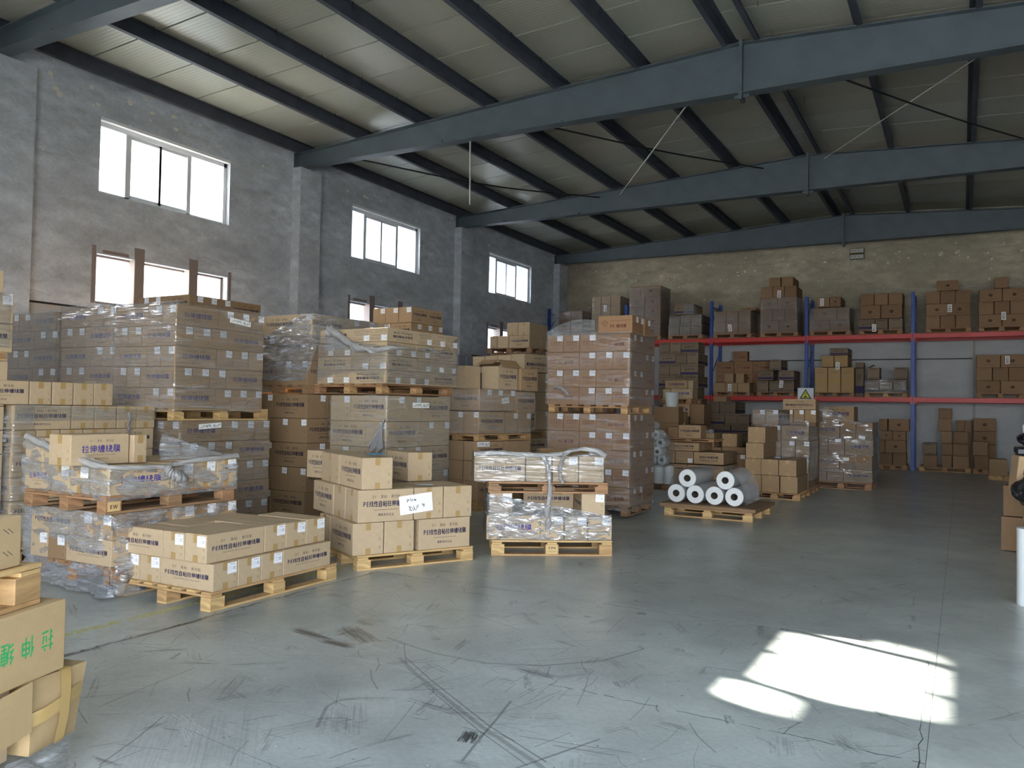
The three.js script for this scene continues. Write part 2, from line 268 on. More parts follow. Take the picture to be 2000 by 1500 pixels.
// share of light the film lets by: clear, with milky bands where it lies double
const clearMap = (() => { const q = rng(14), [c, g] = canvas(512, 512); g.fillStyle = '#fafafa'; g.fillRect(0, 0, 512, 512); g.lineCap = 'round'; for (let k = 0; k < 260; k++) { const x = q() * 512, y = q() * 512, L = 60 + q() * 260, dy = (q() - 0.5) * 0.5 * L, v = q() < 0.7 ? '150,150,150' : '255,255,255'; g.strokeStyle = `rgba(${v},${(0.06 + 0.3 * q()).toFixed(2)})`; g.lineWidth = 1 + q() * q() * 22; for (const ox of [0, -512]) { g.beginPath(); g.moveTo(x + ox, y); g.quadraticCurveTo(x + ox + L / 2, y + dy * 0.3, x + ox + L, y + dy); g.stroke(); } } return c; })();
const filmOf = (c, rx, bump, clear, o = {}) => phys({ color: 0xf4f6f8, transmission: clear, transmissionMap: tex(clearMap, false, rx * 0.5), thickness: 0, ior: 2.0, roughness: 0.1, bumpMap: tex(c, false, rx), bumpScale: bump, side: THREE.DoubleSide, ...o });
M.film = filmOf(creaseA, 1.6, 0.032, 0.975, { ior: 1.75 });
M.filmClear = filmOf(creaseA, 1.4, 0.02, 0.99, { ior: 1.45 });
M.filmLoose = filmOf(creaseB, 2.2, 0.03, 0.93);
M.filmCrumple = filmOf(creaseB, 2.6, 0.04, 0.8, { roughness: 0.14, clearcoat: 1, clearcoatRoughness: 0.08 });
M.filmTwist = phys({ color: 0xe6e4e0, transmission: 0.5, thickness: 0, ior: 1.5, roughness: 0.25, clearcoat: 1, clearcoatRoughness: 0.1, bumpMap: tex(creaseB, false, 4), bumpScale: 0.012, side: THREE.DoubleSide });
M.rollSide = phys({ color: 0xb9bdbd, roughness: 0.25, clearcoat: 0.6, clearcoatRoughness: 0.15, bumpMap: tex(creaseA, false, 1.5), bumpScale: 0.003 });
M.rollEnd = std({ color: 0xdedfdb, roughness: 0.5 });
M.core = std({ color: 0x6d6457, roughness: 0.8, side: THREE.DoubleSide });
M.whitePlastic = phys({ color: 0xd3d8d6, roughness: 0.3, clearcoat: 0.5, clearcoatRoughness: 0.2 });
M.frame = std({ color: 0xe6e8e8, roughness: 0.4 });
M.glass = phys({ color: 0xffffff, transmission: 1, thickness: 0, roughness: 0.02, ior: 1.5 });
M.post = std({ color: 0x8e827c, roughness: 0.8 });
M.rackBlue = std({ color: 0x234a9a, roughness: 0.42 });
M.rackRed = std({ color: 0xc23028, roughness: 0.45 });
M.blackBag = phys({ color: 0x121315, roughness: 0.3, clearcoat: 0.3, bumpMap: tex(creaseB, false, 3), bumpScale: 0.01, side: THREE.DoubleSide });
M.mask = std({ color: 0x3f8fb8, roughness: 0.7, side: THREE.DoubleSide });
M.grey = std({ color: 0x8d9096, roughness: 0.7 });
M.yellowPaint = std({ color: 0xb8b45c, roughness: 0.6 });
// ---------------------------------------------------------------- the setting
const XL = -11.8, XR = 6, ZF = 1.6, ZB = -24.95, RIDGE = -2.9;
const roofY = (x) => 6.66 + 0.0545 * (8.9 - Math.abs(x - RIDGE));      // underside of the roof panels
// outside: the yard
struct('yard_ground', boxAt(-90, 90, -0.5, -0.16, -90, 90), std({ color: 0x8b8c8b, roughness: 0.9 }));

// --- floor: painted concrete slabs between sawn joints
function floorColour(x, z) {
  const big = fbm(x * 0.7 + 40, z * 0.7 + 40, 4), mid = fbm(x * 3.1 + 9, z * 3.3 + 5, 4), fine = fbm(x * 60, z * 60, 2), v = 1 + 0.3 * (big - 0.5) + 0.2 * (mid - 0.5) + 0.1 * (fine - 0.5);
  const w = clamp((big - 0.5) * 3);
  return [(168 + 6 * w) * v, (174 + 2 * w) * v, (168 - 4 * w) * v];
}
function scuffs(g, sx, ox, oz, w, h, q, density) {   // g in pixels; sx pixels per metre; ox, oz world of pixel 0,0
  const P = (x, z) => [(x - ox) * sx, (z - oz) * sx];
  g.lineCap = 'round';
  const line = (pts, width, col) => { g.strokeStyle = col; g.lineWidth = Math.max(0.7, width * sx); g.beginPath(); pts.forEach((p, i) => { const [a, b] = P(...p); if (i) g.lineTo(a, b); else g.moveTo(a, b); }); g.stroke(); };
  const smudge = (x, z, rx, rz, rot, n, col) => { for (let k = 0; k < n; k++) { const t = (q() - 0.5) * 2, s = (q() + q() - 1) * rz, a = Math.cos(rot), b = Math.sin(rot), L = rx * (0.3 + 0.7 * q()) * Math.sqrt(1 - t * t * 0.8); const c0 = [x + a * (t * rx * 0.4 - L / 2) - b * s, z + b * (t * rx * 0.4 - L / 2) + a * s]; line([c0, [c0[0] + a * L, c0[1] + b * L]], 0.003 + q() * 0.008, col); } };
  for (let k = 0; k < density * 90; k++) { const x = ox + q() * w, z = oz + q() * h, a = q() * 3.14, L = 0.05 + q() * q() * 0.7; line([[x, z], [x + Math.cos(a) * L * 0.5 + (q() - 0.5) * 0.04, z + Math.sin(a) * L * 0.5], [x + Math.cos(a) * L, z + Math.sin(a) * L]], 0.002 + q() * 0.004, `rgba(22,24,24,${(0.12 + 0.4 * q()).toFixed(2)})`); }
  for (let k = 0; k < density * 40; k++) { const x = ox + q() * w, z = oz + q() * h; smudge(x, z, 0.06 + q() * 0.24, 0.02 + q() * 0.06, q() * 3.14, 14, `rgba(26,27,27,${(0.05 + 0.1 * q()).toFixed(2)})`); }
  for (let k = 0; k < density * 22; k++) { const x = ox + q() * w, z = oz + q() * h, a = q() * 3.14, L = 0.1 + q() * 0.6; line([[x, z], [x + Math.cos(a) * L, z + Math.sin(a) * L]], 0.0015 + q() * 0.002, `rgba(205,210,204,${(0.15 + 0.3 * q()).toFixed(2)})`); }
  for (let k = 0; k < density * 60; k++) { const [a, b] = P(ox + q() * w, oz + q() * h); g.fillStyle = q() < 0.25 ? 'rgba(230,230,224,0.8)' : 'rgba(14,14,14,0.65)'; g.beginPath(); g.ellipse(a, b, (0.002 + q() * 0.005) * sx, (0.002 + q() * 0.003) * sx, q() * 3, 0, 7); g.fill(); }
  return { P, line, smudge };
}
{
  const floor = structGroup('floor');
  const tileQ = rng(19), TS = 6, tn = 1024;
  const [tc, tg] = paint(tn, tn, (i, j) => { // a 6 m tile for the far slabs
    const x = (i / tn) * TS, z = (j / tn) * TS, big = fbm(x * 4 / 6, z * 4 / 6, 4, 4, 4), mid = fbm(x * 3, z * 3, 4, 18, 18), fine = fbm(x * 32, z * 32, 2, 192, 192), v = 1 + 0.3 * (big - 0.5) + 0.2 * (mid - 0.5) + 0.1 * (fine - 0.5), w = clamp((big - 0.5) * 3);
    return [(168 + 6 * w) * v, (174 + 2 * w) * v, (168 - 4 * w) * v];
  });
  scuffs(tg, tn / TS, 0, 0, TS, TS, tileQ, 3.4);
  const rough = greyTex(512, (x, y) => 0.5 + 0.12 * fbm(x * 10, y * 10, 5, 10, 10) + 0.06 * fbm(x * 90, y * 90, 2, 90, 90), 1 / 3);
  const bump = greyTex(512, (x, y) => fbm(x * 30, y * 30, 4, 30, 30), 1 / 2.5);
  const far = std({ map: tex(tc, true, 1 / TS), roughness: 0.52, roughnessMap: rough, bumpMap: bump, bumpScale: 0.0016 });
  // the slabs nearest the camera carry their own wear
  const nx0 = -4.5, nz0 = -5.78, nw = 4.37, nh = 4.37, nn = 2048, sx = nn / nw, q = rng(77);
  const [nc, ng] = paint(nn, nn, (i, j) => floorColour(nx0 + i / sx, nz0 + j / sx));
  const { P, line, smudge } = scuffs(ng, sx, nx0, nz0, nw, nh, q, 5);
  const D = (a) => `rgba(24,25,25,${a})`;
  smudge(-3.35, -4.12, 0.34, 0.1, 0.55, 90, D(0.16)); smudge(-3.6, -3.97, 0.3, 0.05, 0.2, 70, D(0.2)); smudge(-3.5, -4.36, 0.16, 0.06, 0.3, 40, D(0.13)); smudge(-3.33, -3.9, 0.22, 0.06, 0.1, 60, D(0.2));
  line([[-2.84, -3.87], [-2.6, -3.69], [-2.49, -3.62], [-1.92, -3.25], [-1.53, -3.04], [-1.2, -2.82]], 0.026, D(0.2)); line([[-2.82, -3.9], [-2.47, -3.65], [-1.9, -3.28], [-1.5, -3.07]], 0.007, D(0.4)); line([[-2.5, -3.6], [-1.93, -3.22], [-1.55, -3.0]], 0.006, D(0.35));
  for (const o of [0, 0.012]) line([[-3.16, -4.17 + o], [-2.9, -4.1 + o], [-2.72, -4.06 + o], [-2.37, -4.06 + o], [-2.08, -4.19 + o], [-1.82, -4.46 + o], [-1.7, -4.8 + o]], 0.009, D(0.28));
  line([[-2.55, -2.86], [-2.62, -2.97], [-2.68, -3.07], [-2.69, -3.16], [-2.64, -3.22]], 0.018, D(0.22)); smudge(-2.5, -3.0, 0.3, 0.12, 0.9, 70, D(0.06));
  line([[-1.96, -3.6], [-1.9, -3.35], [-1.86, -3.15], [-1.8, -2.9]], 0.013, D(0.32)); smudge(-1.9, -3.12, 0.1, 0.06, 1.2, 60, D(0.22)); line([[-1.4, -3.4], [-1.62, -2.85], [-1.72, -2.6]], 0.012, D(0.3));
  line([[-4.3, -3.3], [-4.06, -3.53], [-3.6, -3.62], [-3.07, -3.73], [-2.7, -3.74]], 0.006, 'rgba(215,220,214,0.45)'); line([[-3.9, -2.55], [-3.7, -2.75], [-3.5, -2.9]], 0.005, 'rgba(225,228,222,0.5)');
  for (let k = 0; k < 7; k++) line([[-3.16 - k * 0.03, -2.66 + k * 0.02], [-3.04, -2.6 + k * 0.012], [-2.92, -2.57 + k * 0.02]], 0.006, 'rgba(220,224,220,0.35)');
  for (let k = 0; k < 14; k++) { const x = -2.2 + q() * 0.5, z = -4.25 + q() * 0.5; line([[x, z], [x + (q() - 0.5) * 0.05, z + 0.1 + q() * 0.2]], 0.006, D(0.2)); }
  smudge(-2.05, -4.05, 0.22, 0.05, 0.2, 50, D(0.12)); smudge(-2.9, -2.45, 0.6, 0.3, 0.8, 90, D(0.05));
  const crack = (pts, wdt) => { for (let k = 0; k + 1 < pts.length; k++) { const [a, b] = [pts[k], pts[k + 1]], n = 40; let pr = a; for (let s = 1; s <= n; s++) { const p = [a[0] + ((b[0] - a[0]) * s) / n + (q() - 0.5) * 0.02, a[1] + ((b[1] - a[1]) * s) / n + (q() - 0.5) * 0.02]; if (q() < 0.8) line([pr, p], wdt * (0.4 + q()), D(0.75)); pr = p; } } };
  crack([[-4.485, -2.3], [-4.47, -3.2], [-4.485, -4.3], [-4.48, -5.7]], 0.014);
  crack([[-1.95, -3.93], [-0.13, -3.88]], 0.006); crack([[-4.5, -5.74], [-3.0, -5.75], [-0.14, -5.73]], 0.006); crack([[-0.17, -5.78], [-0.15, -2.0]], 0.004);
  smudge(-4.46, -3.6, 0.5, 0.02, 1.57, 60, D(0.14)); smudge(-4.46, -2.9, 0.4, 0.025, 1.57, 50, D(0.14));
  const near = std({ map: tex(nc, true, 1, 1, true), roughness: 0.5, roughnessMap: rough, bumpMap: bump, bumpScale: 0.0016 });
  const xs = [XL, -8.87, -4.5, -0.13, 4.24, XR], zs = [-24.95, -17.78, -11.78, -5.78, -1.41, ZF], gap = 0.0012;
  for (let i = 0; i < 5; i++) for (let j = 0; j < 5; j++) {
    const g = boxAt(xs[i] + (i ? gap : 0), xs[i + 1] - gap, -0.2, 0, zs[j] + (j ? gap : 0), zs[j + 1] - gap), isNear = i === 2 && j === 3, p = g.attributes.position, uv = g.attributes.uv;
    for (let k = 0; k < p.count; k++) uv.setXY(k, isNear ? (p.getX(k) - nx0) / nw + (xs[i] + xs[i + 1]) / 2 * 0 : p.getX(k), isNear ? 1 - (p.getZ(k) - nz0) / nh : p.getZ(k));
    struct('floor_slab', g, isNear ? near : far, floor);
  }
  for (let k = 0; k < 3; k++) { /* joints are packed with dark dirt */ }
  struct('joint_filler', merge([...xs.slice(1, 5).map((x) => boxAt(x - 0.006, x + 0.006, -0.19, -0.002, ZB, ZF)), ...zs.slice(1, 5).map((z) => boxAt(XL, XR, -0.19, -0.004, z - 0.006, z + 0.006))]), M.purlin, floor);
  // worn yellow line, lying in flakes
  const ql = rng(12), flakes = [];
  for (let z = -2.4; z > -8; z -= 0.02) for (let k = -2; k < 2; k++) { if (ql() < 0.2 + 0.25 * fbm(z * 3 + 30, k, 2)) continue; flakes.push(boxAt(-4.86 + k * 0.018, -4.86 + (k + 0.6 + 0.4 * ql()) * 0.018, 0, 0.0006, z - 0.0195 * (0.5 + 0.5 * ql()), z)); }
  struct('painted_line', merge(flakes), M.yellowPaint, floor);
}

// --- walls with thickness
const WIN_Z = [-7.95, -13.97, -19.95, -1.93], WIN_W = 2.58, UP = [4.7, 5.86], LO = [2.96, 3.74];
function wallShape(w, h0, h1, holes) { const s = new THREE.Shape([[0, 0], [w, 0], [w, h1], [0, h0]].map((p) => new THREE.Vector2(...p))); for (const [a, b, c, d] of holes) s.holes.push(new THREE.Path([[a, c], [b, c], [b, d], [a, d]].map((p) => new THREE.Vector2(...p)))); return s; }
{
  const T = 0.28, L = ZF - ZB + 0.3;
  const holes = [];
  for (const z of WIN_Z) for (const [a, b] of [UP, LO]) holes.push([ZF - z, ZF - z + WIN_W, a, b]);
  const g = new THREE.ExtrudeGeometry(wallShape(L, 6.75, 6.75, holes), { depth: T, bevelEnabled: false });
  g.rotateY(Math.PI / 2); g.translate(XL - T, 0, ZF);                 // shape x runs towards -z
  const wl = structGroup('wall_left'); struct('render', g, M.wallLeft, wl);
  for (const z of [-6.2, -12.12, -18.12, -24.12]) struct('pilaster', boxAt(XL, XL + 0.22, 0, 6.19, z - 0.6, z), M.wallLeft, wl);
  struct('whitewash', merge([[ZF, -6.21], [-6.81, -12.11], [-12.73, -18.11], [-18.73, -24.11]].map(([a, b]) => boxAt(XL, XL + 0.012, 0, 2.85, b, a))), M.whitewash, wl);
  struct('dado_strip', merge([[ZF, -6.21], [-6.81, -12.11], [-12.73, -18.11], [-18.73, -24.11]].map(([a, b]) => boxAt(XL, XL + 0.02, 2.85, 2.88, b, a))), M.dark, wl);
  const q = rng(8);   // plaster plugs left proud of the wall near its top
  struct('plaster_plug', merge(Array.from({ length: 46 }, () => { const r = 0.012 + q() * 0.03, c = new THREE.CylinderGeometry(r, r * 1.15, 0.008, 9); c.rotateZ(Math.PI / 2); c.scale(1, 0.6 + q() * 0.5, 1 + q() * 0.6); const z = -6.9 - Math.pow(q(), 1.8) * 15; c.translate(XL + 0.003, 5.98 + q() * 0.48, z); return c; })), M.plug, wl);
}
{
  const g = new THREE.ExtrudeGeometry(new THREE.Shape([[XL - 0.28, 0], [XR + 0.28, 0], [XR + 0.28, 6.75], [RIDGE, 7.2], [XL - 0.28, 6.75]].map((p) => new THREE.Vector2(...p))), { depth: 0.28, bevelEnabled: false });
  g.translate(0, 0, ZB - 0.28);
  const wb = structGroup('wall_back'); struct('render', g, M.wallBack, wb);
  struct('whitewash', boxAt(XL + 0.24, XR, 0, 3.55, ZB, ZB + 0.01), M.whitewash, wb);
  const q = rng(15);
  struct('plaster_plug', merge(Array.from({ length: 70 }, (_, k) => { const r = 0.01 + q() * q() * 0.035, c = q() < 0.35 ? new THREE.TorusGeometry(r * 1.2, r * 0.4, 5, 10, 4 + q() * 2.2).toNonIndexed() : new THREE.SphereGeometry(r, 8, 5).toNonIndexed(); c.scale(1.3, 0.8, 0.25); c.rotateZ(q() * 6); c.translate(k % 3 ? -11 + q() * 6.5 : -5 + q() * 6.5, k % 3 ? 4.75 + q() * 1.25 : 5.75 + (q() - 0.5) * 0.3, ZB + 0.004); return c; })), M.plug, wb);
  // boarded opening behind the rack
  const d = structGroup('door_1');
  struct('door_board', boxAt(-2.6, -1.13, 0, 2.95, ZB + 0.01, ZB + 0.04), M.whitewash, d); struct('door_board', boxAt(-1.12, 0.22, 0, 2.95, ZB + 0.01, ZB + 0.04), M.whitewash, d);
  struct('door_rail', boxAt(-6.2, 0.24, 2.955, 2.985, ZB + 0.01, ZB + 0.035), M.dark, d); struct('door_post', boxAt(0.25, 0.31, 0, 3.5, ZB + 0.01, ZB + 0.06), std({ color: 0x9a948a, roughness: 0.6 }), d);
}
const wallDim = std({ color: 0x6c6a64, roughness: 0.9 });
struct('wall_right', boxAt(XR, XR + 0.28, 0, 6.75, ZB - 0.28, ZF + 0.28), wallDim);
{
  // front wall: the camera stands just inside its wide doorway
  const DX = [-4.0, 5.6], DH = 3.9, s = new THREE.Shape([[XL - 0.28, 0], [DX[0], 0], [DX[0], DH], [DX[1], DH], [DX[1], 0], [XR + 0.28, 0], [XR + 0.28, 6.75], [RIDGE, 7.2], [XL - 0.28, 6.75]].map((p) => new THREE.Vector2(...p)));
  const g = new THREE.ExtrudeGeometry(s, { depth: 0.28, bevelEnabled: false }); g.translate(0, 0, ZF);
  struct('wall_front', g, wallDim);
}
// --- windows
function windowUnit(n, z, upper) {
  const g = structGroup('window_' + n), [y0, y1] = upper ? UP : LO, x0 = XL - 0.2, x1 = XL - 0.12, fr = (a, b, c, d, e = 0, f = 0) => boxAt(x0 + e, x1 + f, c, d, z - b, z - a);
  if (upper) {
    struct('window_frame', merge([fr(0, WIN_W, y0, y0 + 0.05, 0, 0.02), fr(0, WIN_W, y1 - 0.09, y1, 0, 0.03), fr(0, 0.05, y0, y1), fr(WIN_W - 0.07, WIN_W, y0, y1, 0, 0.03), fr(0.52, 0.6, y0, y1, 0, 0.02), fr(1.72, 1.8, y0, y1, 0, 0.02)]), M.frame, g);
    for (const [a, b] of [[0.58, 1.19], [1.16, 1.76]]) struct('sash', merge([fr(a, b, y0 + 0.04, y0 + 0.1, 0.01, 0.01), fr(a, b, y1 - 0.14, y1 - 0.08, 0.01, 0.01), fr(a, a + 0.045, y0 + 0.04, y1 - 0.08, 0.01, 0.01), fr(b - 0.035, b, y0 + 0.04, y1 - 0.08, 0.01, 0.01)]), M.frame, g);
    struct('window_head', boxAt(XL - 0.12, XL + 0.005, y1 - 0.02, y1 + 0.03, z - WIN_W, z), M.frame, g);
    for (const [a, b] of [[0.05, 0.52], [0.6, 1.17], [1.18, 1.72], [1.8, WIN_W - 0.07]]) struct('pane', boxAt(x0 + 0.035, x0 + 0.04, y0 + 0.05, y1 - 0.09, z - b, z - a), M.glass, g);
  } else {
    struct('window_frame', merge([fr(0, WIN_W, y0, y0 + 0.05), fr(0, WIN_W, y1 - 0.03, y1), fr(0, 0.04, y0, y1), fr(WIN_W - 0.05, WIN_W, y0, y1)]), M.post, g);
    for (const [a, b] of [[0.66, 0.84], [1.73, 1.91]]) struct('window_post', boxAt(XL - 0.22, XL + 0.012, y0, y1 + 0.2, z - b, z - a), M.post, g);
    struct('window_trim', merge([boxAt(XL, XL + 0.012, y1 + 0.02, y1 + 0.07, z - 0.55, z - 0.1), boxAt(XL, XL + 0.012, y0, y1 + 0.12, z + 0.02, z + 0.08), boxAt(XL, XL + 0.012, y0, y1 + 0.1, z - WIN_W - 0.08, z - WIN_W - 0.02)]), M.post, g);
    for (const [a, b] of [[0.04, 0.66], [0.84, 1.73], [1.91, WIN_W - 0.05]]) struct('pane', boxAt(x0 + 0.035, x0 + 0.04, y0 + 0.05, y1 - 0.03, z - b, z - a), M.glass, g);
  }
}
WIN_Z.forEach((z, i) => { windowUnit(i * 2 + 1, z, true); windowUnit(i * 2 + 2, z, false); });
// the canopy slab over the windows outside
struct('trim_canopy', merge([boxAt(XL - 0.28 - 1.78, XL - 0.28, 5.98, 6.1, ZB, -9.45), boxAt(XL - 0.28 - 2.42, XL - 0.28, 5.98, 6.1, -9.45, ZF)]), M.wallLeft);

// outside: the tall neighbour that keeps the sun off the farther windows, and a rain pipe
{
  const pale = std({ color: 0xd8d5ce, roughness: 0.85 }), b = structGroup('neighbour_building');
  struct('neighbour_wall', boxAt(-36, -24, -0.2, 17.5, -70, -18.55), pale, b); struct('neighbour_roof', boxAt(-36.1, -23.9, 17.5, 17.8, -70.1, -18.5), M.steel, b);
  struct('trim_duct', boxAt(-12.72, -12.42, -0.1, 6.0, -8.36, -7.6), M.frame);   // an air duct up the outside of the wall
}
// --- roof: sandwich panels from eave to ridge, seams open a hair
{
  const roof = structGroup('ceiling'), slope = 0.0545, a = Math.atan(slope), q = rng(4);
  for (const side of [-1, 1]) {
    const run = side < 0 ? RIDGE - XL + 0.4 : XR + 0.4 - RIDGE, len = run / Math.cos(a);
    for (let z = ZF + 0.3, k = 0; z > ZB - 0.3; z -= 0.955, k++) {
      const g = box(len, 0.05, k % 2 ? 0.915 : 0.94, 0, 1 + (k % 3)), m = struct('roof_panel', g, M.roof[Math.floor(q() * 3)], roof);
      const cx = RIDGE + (side * run) / 2; m.position.set(cx, roofY(cx) + 0.026 + (q() - 0.5) * 0.008, z - 0.4725); m.rotation.z = -side * a;
    }
    const sh = struct('outer_sheet', boxAt(-len / 2, len / 2, 0.065, 0.1, ZB - 0.4, ZF + 0.4), M.steel, roof), cx = RIDGE + (side * run) / 2; sh.position.set(cx, roofY(cx), 0); sh.rotation.z = -side * a;
  }
  // the points of the roofing screws hang below the panels in short dark spikes
  const spikes = [], px = [-10.05, -8.65, -7.25, -5.85, -4.45, -3.2, -2.5];
  for (const x of px) for (let z = -5.6; z > -24; z -= 0.955) { const L = 0.05 + q() * 0.1; spikes.push(boxAt(x + 0.02, x + 0.026, roofY(x) - L, roofY(x), z - 0.003, z + 0.003)); }
  tag(struct('roof_screw', merge(spikes), M.dark, roof), null, null, null, 'stuff');
}
// --- steel frame
{
  const rafterLabel = ['steel rafter crossing the top left corner of the photo', 'nearest full-length steel rafter, crossing the whole roof', 'middle steel rafter between the nearest and the farthest', 'farthest steel rafter, close to the back wall'];
  [-6.2, -12.12, -18.12, -24.12].forEach((zf, i) => {
    const t = thing('rafter', rafterLabel[i], 'roof beam', null, [0, 0, zf - 0.11]);
    for (const side of [-1, 1]) {
      const xe = side < 0 ? XL + 0.02 : XR - 0.02, xr = RIDGE + side * 0.012, top = (x) => roofY(x) - 0.2, bot = 6.21;
      const s = new THREE.Shape([[xe, bot], [xr, bot], [xr, top(xr)], [xe, top(xe)]].map((p) => new THREE.Vector2(...p)));
      const web = new THREE.ExtrudeGeometry(s, { depth: 0.012, bevelEnabled: false }); web.translate(0, 0, -0.006); mesh('web', web, M.steel, t);
      mesh('bottom_flange', boxAt(Math.min(xe, xr), Math.max(xe, xr), bot - 0.014, bot, -0.11, 0.11), M.steel, t);
      const L = Math.hypot(xr - xe, top(xr) - top(xe)), f = mesh('top_flange', box(L, 0.014, 0.22), M.steel, t, [(xe + xr) / 2, (top(xe) + top(xr)) / 2 + 0.007, 0]); f.rotation.z = Math.atan2(top(xr) - top(xe), xr - xe) + (side > 0 ? Math.PI : 0);
      mesh('splice_plate', boxAt(RIDGE + (side < 0 ? -0.024 : 0.001), RIDGE + (side < 0 ? -0.001 : 0.024), bot - 0.11, top(RIDGE) + 0.06, -0.11, 0.11), M.steel, t);
      mesh('end_plate', boxAt(side < 0 ? XL + 0.02 : XR - 0.04, side < 0 ? XL + 0.04 : XR - 0.02, bot - 0.02, top(xe) + 0.02, -0.11, 0.11), M.steel, t);
      mesh('gusset', boxAt(RIDGE + side * 0.06 - 0.05, RIDGE + side * 0.06 + 0.05, bot - 0.06, bot - 0.014, -0.008, 0.008), M.steel, t);
    }
    for (const x of [-10.4, -8.3, -5.9, -0.9]) mesh('fly_brace_lug', boxAt(x - 0.05, x + 0.05, 6.215, 6.26, 0.006, 0.07), M.steel, t);
  });
  const px = [-11.62, -10.12, -8.73, -7.3, -5.91, -4.49, -3.1, -2.7, -1.3, 0.15, 1.6, 3.0, 4.4, 5.8], ord = ['eave', 'second', 'third', 'fourth', 'fifth', 'sixth'];
  px.forEach((x, i) => {
    const y = roofY(x), h = 0.2, left = x < RIDGE ? 1 : -1;
    const label = i === 0 ? 'dark purlin running along the top of the window wall' : i < 6 ? `dark roof purlin, ${ord[i]} counted from the window wall` : i === 6 ? 'left purlin of the close pair at the roof ridge' : i === 7 ? 'right purlin of the close pair at the roof ridge' : `dark roof purlin, ${['first', 'second', 'third', 'fourth', 'fifth', 'sixth'][i - 8]} to the right of the ridge pair`;
    const t = thing('purlin', label, 'roof beam', null, [x, y - h, 0]);
    mesh('web', boxAt(-0.0015, 0.0015, 0, h - 0.004, ZB + 0.02, ZF), M.purlin, t); mesh('bottom_flange', boxAt(left > 0 ? -0.075 : 0, left > 0 ? 0 : 0.075, 0, 0.003, ZB + 0.02, ZF), M.purlin, t);
    mesh('top_flange', boxAt(left > 0 ? 0 : -0.075, left > 0 ? 0.075 : 0, h - 0.012, h - 0.008, ZB + 0.02, ZF), M.purlin, t); mesh('lip', boxAt(left > 0 ? -0.075 : 0.072, left > 0 ? -0.072 : 0.075, 0, 0.02, ZB + 0.02, ZF), M.purlin, t);
    if (i < 2) mesh('back_web', boxAt(-0.075, -0.072, 0.02, h - 0.02, ZB + 0.02, ZF), M.purlin, t);
  });
  const rodThing = (label, a, b, r, mat, sag = 0) => tag(mesh('bracing_rod', tube([a, [(a[0] + b[0]) / 2, (a[1] + b[1]) / 2 - sag, (a[2] + b[2]) / 2], b], r, 6, 16), mat), label, 'rod');
  rodThing('thin dark bracing rod nearest the window wall', [-10.33, 6.22, -12.24], [-7.71, 6.58, -18.22], 0.016, M.rodDark, 0.12);
  rodThing('thin dark bracing rod left of the ridge pair', [-6.17, 6.22, -12.24], [-3.84, 6.8, -18.22], 0.016, M.rodDark, 0.05);
  rodThing('thin dark bracing rod right of the ridge pair', [-1.6, 6.25, -12.24], [1.3, 6.62, -18.22], 0.016, M.rodDark, 0.05);
  rodThing('pale thin rod slanting between the two nearer rafters', [-3.73, 6.21, -12.26], [-7.19, 6.58, -18.22], 0.014, M.rodPale);
  rodThing('pale thin wire slanting up to the upper right corner', [-2.57, 6.85, -18.22], [0.3, 6.26, -12.26], 0.009, M.rodPale);
  rodThing('short pale rod hanging straight down below the nearest rafter', [-7.71, 6.205, -12.28], [-7.69, 5.05, -12.28], 0.014, M.rodPale);
}
// --- back wall fittings
{
  const t = thing('floodlight', 'small flat floodlight with two rows of lamp cells on back wall', 'lamp', null, [-2.62, 5.98, ZB + 0.05]);
  mesh('housing', box(0.38, 0.3, 0.07, 0.008), std({ color: 0x4d4a22, roughness: 0.6 }), t);
  for (const y of [0.085, -0.085]) for (let k = 0; k < 4; k++) { const c = mesh('lamp_cell', box(0.075, 0.1, 0.012, 0.004), M.frame, t, [-0.132 + k * 0.088, y, 0.04]); mesh('lens', box(0.045, 0.065, 0.006), std({ color: 0x8a8a7c, roughness: 0.3 }), c, [0, 0, 0.008]); }
  tag(mesh('cable', tube([[-2.81, 5.98, ZB + 0.03], [-2.82, 5.5, ZB + 0.03], [-2.76, 5.0, ZB + 0.03], [-2.7, 4.92, ZB + 0.03], [-2.0, 4.92, ZB + 0.03], [0, 4.9, ZB + 0.03], [2.6, 4.86, ZB + 0.03]], 0.012, 6, 70), M.rodPale), 'pale cable running down from the floodlight and along the back wall', 'cable');
}
// ---------------------------------------------------------------- cartons
const cartonCache = new Map();
function cartonGeo(l, w, h) {                 // local x = long, y = up from the base, z = wide
  const key = [l, w, h].map((v) => v.toFixed(3)).join();
  if (cartonCache.has(key)) return cartonCache.get(key);
  const g = new RoundedBoxGeometry(l, h, w, 1, 0.006); g.clearGroups(); g.translate(0, h / 2, 0);
  const p = g.attributes.position, uv = g.attributes.uv, per = p.count / 6, S = SHEET;
  for (let i = 0; i < p.count; i++) {
    const f = Math.floor(i / per), a = p.getX(i) / l + 0.5, b = p.getY(i) / h, c = p.getZ(i) / w + 0.5;
    let cell, s, t;
    if (f === 0) [cell, s, t] = [S.end, 1 - c, b]; else if (f === 1) [cell, s, t] = [S.end, c, b];
    else if (f < 4) [cell, s, t] = [S.top, a, c]; else if (f === 4) [cell, s, t] = [S.long, a, b]; else [cell, s, t] = [S.long, 1 - a, b];
    s = clamp(s, 0.006, 0.994); t = clamp(t, 0.008, 0.992);
    uv.setXY(i, (cell[0] + s * cell[2]) / S.w, 1 - (cell[1] + (1 - t) * cell[3]) / S.h);
  }
  cartonCache.set(key, g); return g;
}
const tapeCache = new Map();
